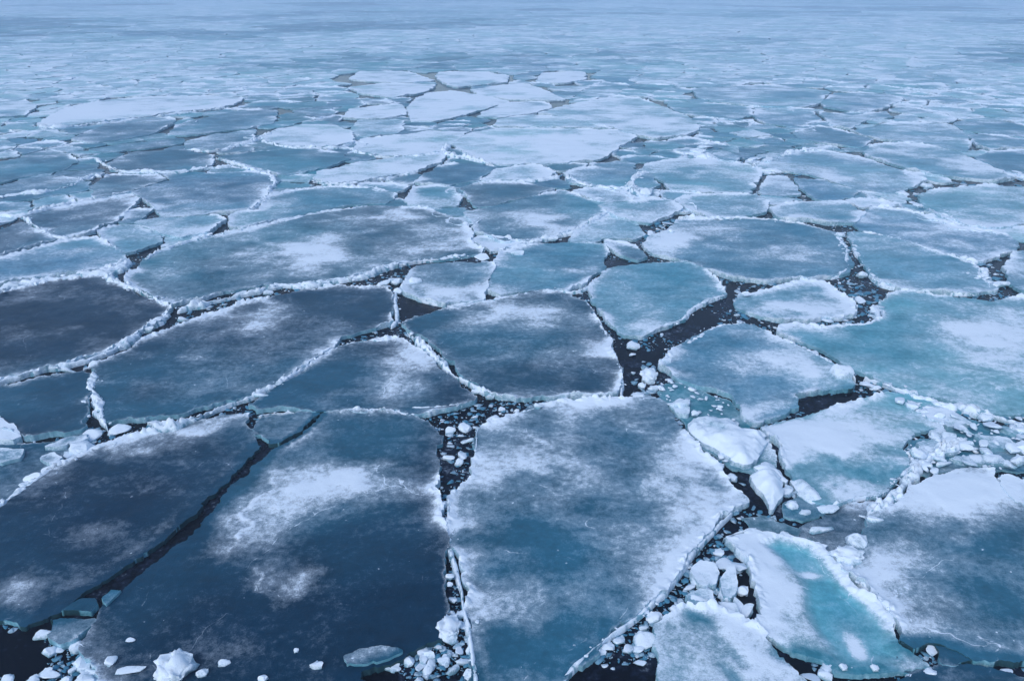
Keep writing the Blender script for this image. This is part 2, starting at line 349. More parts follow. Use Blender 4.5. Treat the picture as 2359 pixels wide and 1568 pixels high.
("pale rubbly floe below the huge white floe's right tip", .5,.3,.52,[(1300,400),(1340,388),(1440,385),(1490,398),(1520,425),(1490,440),(1420,430),(1350,430),(1310,420)]),
("broad snowy turquoise floe with a blue melt hole", 0.58,.6,0.59,[(1465,395),(1500,375),(1560,368),(1650,368),(1720,380),(1753,392),(1746,415),(1724,446),(1618,444),(1545,440),(1520,415)]),
("narrow pale floe beside a white snow block", .5,.1,.5,[(1324,440),(1367,433),(1443,436),(1457,463),(1385,465),(1338,452)]),
("small white disc floe in the dark brash lead", .65,.2,.65,[(1640,360),(1672,351),(1712,364),(1690,376),(1654,371)]),
("grey frosted floe with a small dark melt hole near its far edge", 0.38,.1,0.50,[(305,443),(396,413),(480,400),(562,396),(615,400),(643,414),(616,449),(578,485),(504,492),(371,504),(356,477),(328,458)]),
("dark floe with a pale left end, left of the small black triangular hole", 0.20,.1,0.31,[(54,500),(110,485),(180,470),(299,450),(324,459),(299,481),(270,511),(198,539),(137,547),(90,526)]),
("dark floe at the left margin under a white ridge corner", 0.18,.1,0.27,[(-80,540),(0,528),(50,510),(90,530),(130,552),(60,570),(0,587),(-80,600)]),
("ragged pale floe with dark bays at the left margin", 0.53,.1,0.47,[(-80,612),(0,594),(70,576),(135,558),(220,547),(265,575),(300,600),(240,622),(130,635),(60,645),(0,655),(-80,670)]),
("ragged pale patch of ice right of the dark bays", .55,.1,.52,[(225,535),(250,524),(306,518),(360,540),(380,557),(330,572),(285,583),(265,570)]),
("little grey plate in front of the small black triangular hole", .35,.2,.4,[(277,513),(299,485),(353,481),(313,513)]),
("small pale floe with an upturned right end, below the frosted grey floe", .5,.3,.52,[(309,515),(342,505),(420,502),(504,497),(517,508),(479,539),(414,548),(360,533)]),
("pale snowy floe with a teal corner above the very long slate floe", .45,.5,.46,[(526,500),(560,487),(594,485),(612,456),(666,440),(756,431),(863,433),(917,449),(892,468),(827,471),(755,481),(650,507),(560,527),(530,525)]),
("smooth dark oval floe framed by white ridges, upper left", 0.28,.3,0.25,[(243,376),(306,350),(396,345),(482,355),(497,374),(468,390),(396,397),(324,397),(266,392)]),
("smooth slate floe with a straight white far edge, right of the dark oval floe", 0.32,.4,0.29,[(503,361),(612,349),(720,343),(790,355),(804,366),(756,386),(702,398),(648,405),(576,389)]),
("dark wedge floe between two white ridges, upper left", 0.23,.2,0.27,[(209,431),(252,405),(360,405),(389,413),(299,443),(216,459)]),
("grey floe at the left margin crossed by a lumpy white ridge", 0.38,.2,0.35,[(-80,425),(0,430),(60,412),(130,402),(205,420),(200,440),(120,452),(40,462),(-80,470)]),
("slate floe at the left margin behind the lumpy white ridge", 0.33,.3,0.31,[(-80,400),(-80,365),(0,372),(60,360),(160,352),(180,370),(150,390),(80,402),(0,420),(-80,425)]),
("dark floe with a pale pink band, in front of the long white lens floe", 0.36,.2,0.39,[(160,322),(252,285),(340,270),(405,274),(400,285),(345,310),(260,325),(200,330)]),
("grey floe with snow bands right of the pink banded floe", 0.40,.3,0.45,[(389,310),(414,284),(540,257),(641,252),(630,284),(576,295),(432,313)]),
("long bright white lens floe, upper left", 0.87,.3,0.98,[(86,288),(120,265),(162,247),(252,230),(360,224),(480,222),(566,226),(533,245),(360,266),(216,284),(112,292)]),
("small white floe at the left margin beside the long white lens floe", .7,.2,.7,[(-60,232),(0,234),(54,230),(86,245),(61,266),(0,270),(-60,272)]),
("grey floe with a snow mound left of the bright cyan floe", 0.40,.3,0.41,[(425,328),(486,312),(590,297),(583,324),(504,346),(432,342)]),
("thin dark strip floe between two ridges, above the dark oval floe", 0.33,.3,0.33,[(200,345),(300,330),(420,318),(425,330),(330,342),(240,352)]),
("far pale floe left of a dark crack shaped like a hook", 0.58,.4,0.62,[(1595,205),(1680,200),(1762,197),(1860,205),(1915,212),(1885,240),(1856,249),(1733,245),(1650,236),(1605,225)]),
("far pale grey floe right of the hook shaped crack", 0.56,.3,0.60,[(1920,215),(1985,214),(2050,218),(2086,230),(2032,252),(1978,261),(1902,247),(1892,238)]),
("far turquoise grey floe behind the peaked white floe", 0.50,.5,0.50,[(1530,232),(1600,236),(1690,242),(1735,248),(1732,266),(1690,275),(1600,268),(1555,255)]),
("small pale floe under the hook shaped crack", 0.58,.2,0.53,[(1738,252),(1800,252),(1868,258),(1895,275),(1870,285),(1830,292),(1760,284),(1738,270)]),
("small grey floe right of the piece under the hook shaped crack", 0.53,.3,0.49,[(1885,258),(1970,267),(2040,258),(2060,270),(1990,280),(1960,298),(1920,292),(1900,275)]),
("small grey floe with dark leads forking at its left tip", 0.46,.3,0.41,[(1825,306),(1885,291),(1945,302),(2010,322),(1985,340),(1900,330),(1850,322)]),
]
#FLOES-END
# snow patches on the ice (centre, half axes in photograph pixels, amount)
PATCHES = [(579,1200,5,110,.4),(590,1325,7,26,.6),(560,1180,60,90,.25),(730,1120,105,62,.8),(700,1330,115,55,.85),(540,1240,80,60,.4),(820,1110,50,60,.3),(640,1200,80,40,.35),
(200,1200,110,60,.22),(40,1400,70,50,.5),(480,985,60,24,.6),(300,1035,120,26,.45),(120,1110,60,40,.3),
(1220,1030,120,75,.32),(1150,1090,70,50,.32),(1600,1120,80,80,.42),(1150,1380,120,48,.5),(1300,955,200,26,.28),(1590,1250,50,60,.4),
(1420,1200,170,60,-.2),(1250,1480,140,70,-.25),(1430,1000,70,40,-.2),(1070,1190,45,30,.5),(1380,1340,120,60,-.15),(1120,1500,25,80,.3),(1390,1450,40,40,.3),
(950,835,50,50,.5),(900,905,90,35,.4),(790,850,80,40,-.2),(590,722,80,28,.7),(620,830,60,40,.45),(480,885,160,35,.25),(740,765,90,35,.3),(330,840,70,50,-.2),
(90,760,150,20,.15),(60,672,80,18,.45),(330,690,60,20,.4),(1180,722,110,28,.8),(1260,815,100,25,.25),(1150,850,60,40,-.2),(1370,800,40,60,.3),
(1510,745,60,15,.4),(1830,708,100,14,.6),(2280,790,120,60,.4),(2040,800,100,40,-.25),(1700,850,90,36,.4),(1700,790,90,24,-.25),(1850,860,80,34,.4),
(1850,990,110,45,.8),(1930,1020,60,40,.6),(1800,1070,60,45,.5),(1990,1125,70,22,.6),(1960,1055,90,35,-.5),(2030,1060,40,28,.55),(2110,955,80,14,.5),
(2200,1130,120,45,.8),(2080,1300,80,60,.4),(2290,1240,90,45,-.4),(2280,1450,120,60,-.25),(1700,1500,90,55,.4),(1600,1430,40,35,-.8),(1660,1540,26,60,-.6),
(740,572,60,32,.7),(900,500,120,18,.4),(450,640,110,26,-.2),(1000,545,80,18,.35),(950,580,90,14,.35),(1230,515,60,18,.65),(1840,580,70,20,.4),(1540,555,50,18,.55),
(1700,612,120,18,-.1),(1040,677,80,20,.7),(1350,630,40,16,.5),(1160,668,60,12,.45),(1500,282,40,10,.5),(1560,300,60,10,.3),(1780,1380,40,120,.4),(1720,1235,50,25,.5),
(1625,420,60,8,-.5),(550,425,22,6,-1.0),(60,590,90,10,-.2),(200,560,50,14,-.6),(1960,505,30,5,-.7)]
# melt pool outline
POOL = [(1745,1250),(1790,1236),(1870,1254),(1902,1282),(1938,1330),(1976,1362),(2026,1402),(2058,1445),(2062,1480),(2095,1524),(1955,1535),(1905,1500),(1865,1450),(1845,1400),(1838,1340),(1790,1290)]

PATCH_W = []
for cx, cy, rx, ry, a in PATCHES:
    c = ground(cx, cy); d = ground(cx, cy - ry); e = ground(cx + rx, cy)
    PATCH_W.append((c[0], c[1], e[0] - c[0], max(0.2, 0.5 * (d[1] - ground(cx, cy + ry)[1])), a))
POOL_W = np.array([ground(*p) for p in POOL])

NORIM = [(0.55,[(612,1030),(550,1108),(490,1164),(430,1225),(350,1288),(260,1345),(120,1418)]),(0.3,[(815,1560),(915,1522),(1020,1472)]),
(0.5,[(1740,980),(1845,948),(1900,918),(1965,905)]),(0.25,[(735,957),(690,1001),(640,1030)]),(0.3,[(1805,1507),(1892,1520),(2050,1545)]),(0.3,[(2064,1485),(2170,1485),(2250,1522),(2400,1530)]),
(0.5,[(-50,1430),(60,1447),(110,1425)])]
NORIM_W = [(r, resample(np.array([ground(*p) for p in q]), 0.15, False)) for r, q in NORIM]

def tone_rgb(tone, teal):
    dark = np.array((0.001, 0.027, 0.066)); mid = np.array((0.042, 0.20, 0.345)); pale = np.array((0.24, 0.48, 0.62))
    td = np.array((0.010, 0.058, 0.105)); tm = np.array((0.05, 0.29, 0.38)); tp = np.array((0.24, 0.54, 0.62))
    def ramp(a, b, c):
        t = tone * 2
        return a + (b - a) * min(t, 1) if t < 1 else b + (c - b) * (t - 1)
    return ramp(dark, mid, pale) * (1 - teal) + ramp(td, tm, tp) * teal

def floe_geometry(outline, tone, teal, cover, fb, gap=0.05, spx=3.0, rough=0.09, rim=1.0, seed=0, rimh=0.04, core=2.4):
    P = outline if area(outline) > 0 else outline[::-1]
    P = chaikin(P, 0.06)
    c = P.mean(0)
    yc = max(6.0, P[:, 1].min())
    s = pix_m(c[0], 0.5 * (yc + c[1])) * spx
    s = max(s, 0.026)
    B = resample(P, s)
    T = np.roll(B, -1, 0) - np.roll(B, 1, 0)
    N = np.stack([T[:, 1], -T[:, 0]], 1); N /= np.linalg.norm(N, axis=1, keepdims=True) + 1e-9
    k = 1 + 1.5 * min(1.0, s / 0.4)
    off = (fbm(B[:, 0] * 1.1, B[:, 1] * 1.1, 5, 6, 0.68) - 0.5) * 2 * rough * 2.0 * k - gap
    qs = max(0.45, 3 * s)
    bite = cells(B[:, 0] / qs, B[:, 1] / qs, 17)[1]
    off = off - np.where(bite > 0.72, (bite - 0.6) * 0.38 * qs, 0) + np.where(bite < 0.12, 0.10 * qs, 0)
    B = B + N * off[:, None]
    def hexgrid(st):
        lo, hi = B.min(0), B.max(0)
        gx = np.arange(lo[0], hi[0], st); gy = np.arange(lo[1], hi[1], st * 0.87)
        X, Y = np.meshgrid(gx, gy)
        X = X + (np.arange(len(gy)) % 2)[:, None] * st * 0.5
        G = np.stack([X.ravel(), Y.ravel()], 1)
        G = G + RNG.uniform(-0.18, 0.18, G.shape) * st
        return G[inside(G, B)] if len(G) else G
    band = max(0.34, 2.2 * s)
    G = hexgrid(s)
    if len(G):
        dG = near(G, B)
        G = G[(dG > 0.55 * s) & (dG < band)]
    sc2 = s * core
    H = hexgrid(sc2)
    if len(H): H = H[near(H, B) > band + 0.3 * sc2]
    G = np.vstack([q for q in (G, H) if len(q)]) if len(G) + len(H) else np.zeros((0, 2))
    nb = len(B)
    pts = [Vector(p) for p in B.tolist()] + [Vector(p) for p in G.tolist()]
    edges = [(i, (i + 1) % nb) for i in range(nb)]
    vo, eo, fo, *_ = delaunay_2d_cdt(pts, edges, [], 1, 1e-5)
    V = np.array([(v.x, v.y) for v in vo]); Fc = np.array([f for f in fo if len(f) == 3], np.int64)
    # boundary edges
    E = np.vstack([Fc[:, [0, 1]], Fc[:, [1, 2]], Fc[:, [2, 0]]])
    key = np.sort(E, 1); kk = key[:, 0] * len(V) + key[:, 1]
    u, cnt = np.unique(kk, return_counts=True)
    be = E[np.isin(kk, u[cnt == 1])]
    bv = np.unique(be)
    d = near(V, V[bv])
    x, y = V[:, 0], V[:, 1]
    # heights
    rimw = max(0.105, s * 0.8)
    blk = max(0.13, s * 1.6)
    xw = x + (fbm(x * 4, y * 4, 14, 2) - 0.5) * 0.15; yw = y + (fbm(x * 4, y * 4, 15, 2) - 0.5) * 0.15
    f1, rnd = cells(xw / blk, yw / blk, 3)
    rn = fbm(x * 0.45, y * 0.45, 21, 3)
    rimamt = np.clip((rn - 0.45) * 4.0, 0.03, 1.1) * rim
    bare = np.zeros(len(V))
    for rr, Q in NORIM_W:
        if np.abs(Q[:, 0].mean() - c[0]) < 14 and np.abs(Q[:, 1].mean() - c[1]) < 14:
            bare = np.maximum(bare, np.clip(1.6 * (1 - near(V, Q) / rr), 0, 1))
    rimamt = rimamt * (1 - bare)
    bump = np.exp(-(d / rimw) ** 2) * rimamt
    z = fb + (fbm(x * 0.6, y * 0.6, 31, 4) - 0.5) * 0.06 + (fbm(x * 3, y * 3, 33, 3) - 0.5) * 0.018
    z = z + bump * (rimh * rnd + 0.09 * rnd * rnd * (1.1 - f1)) * (0.85 if s < 0.4 else 1.1)
    # snow
    wx = x + (fbm(x * 0.9, y * 0.9, 41, 4) - 0.5) * 1.6; wy = y + (fbm(x * 0.9, y * 0.9, 43, 4) - 0.5) * 1.6
    sn = cover + (fbm(x * 0.33 + seed, y * 0.42, 51 + seed, 5, 0.55) - 0.5) * 1.1 + (fbm(x * 1.3 + seed, y * 1.5, 151 + seed, 4, 0.6) - 0.5) * 0.55
    for px, py, rx, ry, a in PATCH_W:
        q = ((wx - px) / rx) ** 2 + ((wy - py) / ry) ** 2
        if q.min() < 4: sn = sn + (1.0 if a > 0 else 0.8) * a * np.exp(-q * 0.95)
    rw = max(0.14, s * 0.7)
    sn = sn + rimamt * 1.15 * np.exp(-d / (rw * (0.5 + 1.3 * rn)))
    sn = np.maximum(sn, np.minimum(1.1, bump * (0.5 + 1.2 * rnd)))
    sn = np.maximum(sn, (0.35 + 0.5 * rn) * np.exp(-(d / max(0.04, s * 0.45)) ** 2) * (1 - bare)) - 0.5 * bare
    z = z + 0.06 * np.clip(sn - 0.55, 0, 0.8)
    tint = np.tile(tone_rgb(tone, teal), (len(V), 1))
    # uneven thickness: patches of thinner (darker) and greener ice
    v = fbm(x * 0.22 + 3, y * 0.22, 61, 3)
    t2 = tone_rgb(min(1, tone + 0.12), min(1, teal + 0.12 + 0.3 * tone)); t1 = tone_rgb(max(0, tone - 0.06), teal)
    w1 = np.clip((v - 0.52) * 5, 0, 1)[:, None]; w2 = np.clip((0.46 - v) * 5, 0, 1)[:, None]
    tint = tint * (1 - w1) * (1 - w2) + t2 * w1 * (1 - w2) + t1 * w2
    return V, Fc, be, z, sn, tint, d, s

def close_slab(V, Fc, be, z, sn, tint, depth=-0.25):
    bv = np.unique(be)
    nb = len(bv); top = np.full(len(V), -1); top[bv] = np.arange(nb) + len(V)
    idx = np.full(len(V), -1); idx[bv] = np.arange(nb) + len(V) + nb
    W = np.column_stack([V, z])
    c = V.mean(0)
    dirv = V[bv] - c; dirv /= np.linalg.norm(dirv, axis=1, keepdims=True) + 1e-9
    low = np.column_stack([V[bv] + dirv * 0.02, np.full(nb, depth)])
    W = np.vstack([W, W[bv], low])      # the wall has its own upper verts: a crisp broken edge
    a, b = be[:, 0], be[:, 1]
    Q = np.vstack([np.stack([top[b], top[a], idx[a]], 1), np.stack([top[b], idx[a], idx[b]], 1)])
    F2 = np.vstack([Fc, Q])
    sn2 = np.concatenate([sn, np.where(sn[bv] < 0, -0.2, np.clip(sn[bv] * 0.75, 0.3, 0.8)), np.where(sn[bv] < 0, -0.3, 0.3)])
    ti2 = np.vstack([tint, np.tile(np.where(sn[bv] < 0, 0.12, 0.6)[:, None] * tone_rgb(.6, .6) / 0.6, (2, 1))])
    return W, F2, sn2, ti2

def to_local(W, origin):
    L = W.copy(); L[:, 0] -= origin[0]; L[:, 1] -= origin[1]
    return L

FLOE_OBJ = []
HAND = []       # ground outlines of the traced floes
for i, (label, tone, teal, cover, pts) in enumerate(FLOES):
    O = np.array([ground(*p) for p in pts])
    HAND.append(O)
    near_y = O[:, 1].min()
    wet = any(k in label for k in ('awash', 'slush', 'thin grey ice'))
    fb = 0.085 + 0.05 * ((i * 37) % 10) / 10 + 0.02 * (cover > .6)
    if wet: fb = 0.028
    g = floe_geometry(O, tone, teal, cover, fb, gap=0.0 if near_y < 20 else -0.05, spx=1.5 if near_y < 30 else 2.0, seed=i, rim=0.15 if wet else (0.3 if 'triangular plate' in label else 1.0))
    V, Fc, be, z, sn, ti, d, s = g
    if 'bright turquoise melt pool' in label:
        m = inside(V, POOL_W)
        dp = near(V, resample(POOL_W, 0.1))
        w = np.where(m, np.clip(dp / 0.25, 0, 1), 0)
        z = z * (1 - w) + (0.045) * w
        sn = sn * (1 - w) + (fbm(V[:, 0] * 0.8, V[:, 1] * 0.8, 77, 3) * 0.5 - 0.18) * w
        for px, py, rx, ry, a in ((1866,1321,34,9,.95),(1880,1300,50,22,.25),(1978,1495,16,34,.95),(1965,1470,34,60,.35),(2050,1440,14,14,.5),(1900,1480,60,14,.25),(2010,1420,30,20,.2),(1900,1385,40,5,.2)):
            c = ground(px, py); e = ground(px + rx, py); u = ground(px, py - ry)
            sn = sn + a * np.exp(-((V[:, 0] - c[0]) / (e[0] - c[0])) ** 2 - ((V[:, 1] - c[1]) / (u[1] - c[1])) ** 2) * w
        deep = np.clip(dp / 0.9, 0, 1) * w
        ti = ti * (1 - w)[:, None] + (np.array((0.14, 0.45, 0.55)) * (1 - deep)[:, None] + np.array((0.03, 0.27, 0.39)) * deep[:, None]) * w[:, None]
    org = O.mean(0)
    pool = None
    if 'bright turquoise melt pool' in label:
        pf = (w[Fc] > 0.5).all(1)
        pool = (np.column_stack([V, z]), Fc[pf], sn, ti)
        Fc = Fc[~pf]
    W, F2, s2, t2 = close_slab(V, Fc, be, z, sn, ti)
    n0, m0 = len(V), len(Fc)
    o = mesh_obj("ice_floe", to_local(W[:n0], org), F2[:m0], ICE, None, s2[:n0], t2[:n0])
    o.location = (org[0], org[1], 0)
    tag(o, label, "ice floe", "floes of the broken pack ice")
    mesh_obj("broken_side", to_local(W[n0:], org), F2[m0:] - n0, ICE, o, s2[n0:], t2[n0:])
    FLOE_OBJ.append(o)
    if pool:
        u, inv = np.unique(pool[1], return_inverse=True)
        mesh_obj("melt_pool", to_local(pool[0][u], org), inv.reshape(-1, 3), ICE, o, pool[2][u], pool[3][u])

# ------------------------------------------------------------------ filler floes and the distant pack (Voronoi cells)
occ = []
for O in HAND:
    B = resample(O, 1.2)
    c = O.mean(0)
    T = np.roll(B, -1, 0) - np.roll(B, 1, 0)
    sg = 1 if area(O) > 0 else -1
    N = np.stack([-T[:, 1], T[:, 0]], 1) * sg; N /= np.linalg.norm(N, axis=1, keepdims=True) + 1e-9
    occ.append(B + N * 0.7)
occ = np.vstack(occ)
LEADS = [[(1010,480),(1080,500),(1090,540),(1120,575),(1140,570),(1095,480),(1062,470)],[(1930,520),(1990,500),(2130,412),(2359,405),(2359,432),(2120,445),(2130,480),(1990,490),(1965,520),(2000,560),(2080,700),(1900,660)],
         [(1640,350),(1760,372),(1830,385),(1850,405),(1755,405),(1740,455),(1700,380)],[(1265,236),(1380,232),(1290,250)],[(300,480),(330,460),(355,475)],[(1480,500),(1560,490),(1600,505),(1530,530),(1480,545)]]
LEADS_W = [np.array([ground(*p) for p in L]) for L in LEADS]
seeds = []
D = 27.0
row = 0
while D < 900:
    c = max(1.9, 0.038 * D if D < 75 else 2.85 + 0.075 * (D - 75))
    xs = np.arange(-0.74 * D - 8, 0.74 * D + 8, c * 1.15) + (row % 2) * c * 0.5
    p = np.stack([xs, np.full_like(xs, D)], 1) + RNG.uniform(-0.42, 0.42, (len(xs), 2)) * c
    seeds.append(p); D += c * 0.85; row += 1
seeds = np.vstack(seeds)
keep = np.ones(len(seeds), bool)
for O in HAND + LEADS_W: keep &= ~inside(seeds, O)
py_lim = ground(1180, 560)[1]
keep &= seeds[:, 1] > py_lim
seeds = seeds[keep]
dd = near(seeds, occ)
seeds = seeds[dd > 0.55]
ALLS = np.vstack([seeds, occ[occ[:, 1] > py_lim - 4]])

def voronoi_cell(i):
    p = ALLS[i]
    c = max(1.9, 0.038 * p[1] if p[1] < 75 else 2.85 + 0.075 * (p[1] - 75))
    d2 = ((ALLS - p) ** 2).sum(1)
    order = np.argpartition(d2, 26)[:26]
    order = order[np.argsort(d2[order])]
    poly = [(p[0] - 1.3 * c, p[1] - 1.3 * c), (p[0] + 1.3 * c, p[1] - 1.3 * c), (p[0] + 1.3 * c, p[1] + 1.3 * c), (p[0] - 1.3 * c, p[1] + 1.3 * c)]
    for j in order:
        if j == i: continue
        q = ALLS[j]; n = q - p; m = (p + q) * 0.5
        # pieces beside a traced floe slide under its edge a little
        k = float(n @ m) + (0.25 if j >= len(seeds) else 0.0)
        out = []
        for a, b in zip(poly, poly[1:] + poly[:1]):
            da = n[0] * a[0] + n[1] * a[1] - k; db = n[0] * b[0] + n[1] * b[1] - k
            if da <= 0: out.append(a)
            if (da < 0) != (db < 0) and da != db:
                t = da / (da - db); out.append((a[0] + t * (b[0] - a[0]), a[1] + t * (b[1] - a[1])))
        poly = out
        if len(poly) < 3: return None
    return np.array(poly)

fill = []
for i in range(len(seeds)):
    P = voronoi_cell(i)
    if P is None or abs(area(P)) < 0.5: continue
    cpx = (seeds[i][0] / (seeds[i][1] * CP + CAM_H * SP)) * FPX + W0 / 2
    fill.append((P, seeds[i], cpx))
fill.sort(key=lambda t: t[1][1])
shown = [t for t in fill if -40 < t[2] < W0 + 40]
N_SINGLE = 205
single_ids = set(id(t) for t in shown[:N_SINGLE])
DIRS = {}
hand_c = np.array([O.mean(0) for O in HAND])
TODO = []
def tidy(words):
    while words[-1] in ('a', 'an', 'the', 'with', 'of', 'its', 'at', 'in', 'and', 'on', 'to', 'by', 'dark', 'white', 'small', 'thick', 'straight', 'single', 'from', 'between', 'round', 'black', 'long', 'two'): words = words[:-1]
    return " ".join(words)

farV, farF, farS, farT, nfar = [], [], [], [], 0
for k, t in enumerate(fill):
    P, sd, cpx = t
    r = random.random()
    # brighter, snowier ice upper left and centre; greyer to the right
    big = float(fbm(np.array([sd[0] * 0.018 + 4.2]), np.array([sd[1] * 0.018]), 71, 3)[0])
    tone = min(0.92, max(0.34, 0.60 + (big - 0.45) * 2.0 + 0.45 * (r - 0.4) - 0.0009 * sd[0]))
    teal = random.choice((.2, .3, .4, .6, .8))
    cover = min(0.66, tone * 0.62 + 0.12)
    single = id(t) in single_ids
    fb = 0.035 + 0.03 * random.random() + (0.00015 * sd[1])
    g = floe_geometry(P, tone, teal, cover, fb, gap=-0.02 if sd[1] > 60 else 0.03, spx=2.4 if single else 2.6, rough=0.12, rim=1.1 if sd[1] < 90 else 0.35, seed=k % 97, rimh=0.04 if sd[1] < 80 else 0.07, core=1.5)
    V, Fc, be, z, sn, ti, d, s = g
    if len(Fc) < 4: continue
    W, F2, s2, t2 = close_slab(V, Fc, be, z, sn, ti)
    if single:
        org = P.mean(0)
        o = mesh_obj("ice_floe", to_local(W, org), F2, ICE, None, s2, t2)
        o.location = (org[0], org[1], 0)
        look = "pale" if tone > .55 else ("grey" if tone > .32 else "dark")
        if sd[1] < 75:
            j = int(np.argmin(((hand_c - org) ** 2).sum(1)))
            dv = org - hand_c[j]
            side = ("beyond" if dv[1] > 0 else "in front of") if abs(dv[1]) > abs(dv[0]) * 0.8 else ("right of" if dv[0] > 0 else "left of")
            base = FLOES[j][0].split()
            if len(base) > 11: base = FLOES[j][0].split(',')[0].split()
            room = 16 - 5 - len(side.split())
            lab = f"small {look} piece {side} the " + tidy(base[:room])
            TODO.append((lab, cpx, o))
            tag(o, lab, "ice floe", "small pieces wedged between the larger floes")
        else:
            third = "left" if cpx < W0 / 3 else ("right" if cpx > 2 * W0 / 3 else "middle")
            tag(o, f"{look} far floe in the hazy distant pack, {third} third of the view", "ice floe", f"{look} far floes, {third} third")
    else:
        farV.append(W); farF.append(F2 + nfar); farS.append(s2); farT.append(t2); nfar += len(W)
from collections import defaultdict
same = defaultdict(list)
for lab, cpx, o in TODO: same[lab].append((cpx, o))
NTH = ["leftmost", "second", "third", "fourth", "fifth", "sixth", "seventh", "eighth", "ninth"]
for lab, q in same.items():
    if len(q) > 1:
        q.sort(key=lambda t: t[0])
        for n, (cpx, o) in enumerate(q): o['label'] = NTH[min(n, 8)] + " " + lab.replace("small ", "")
fo = mesh_obj("distant_pack_ice", np.vstack(farV), np.vstack(farF), ICE, None, np.concatenate(farS), np.vstack(farT))
fo['kind'] = 'stuff'; tag(fo, "distant pack ice fading into the haze", "pack ice")

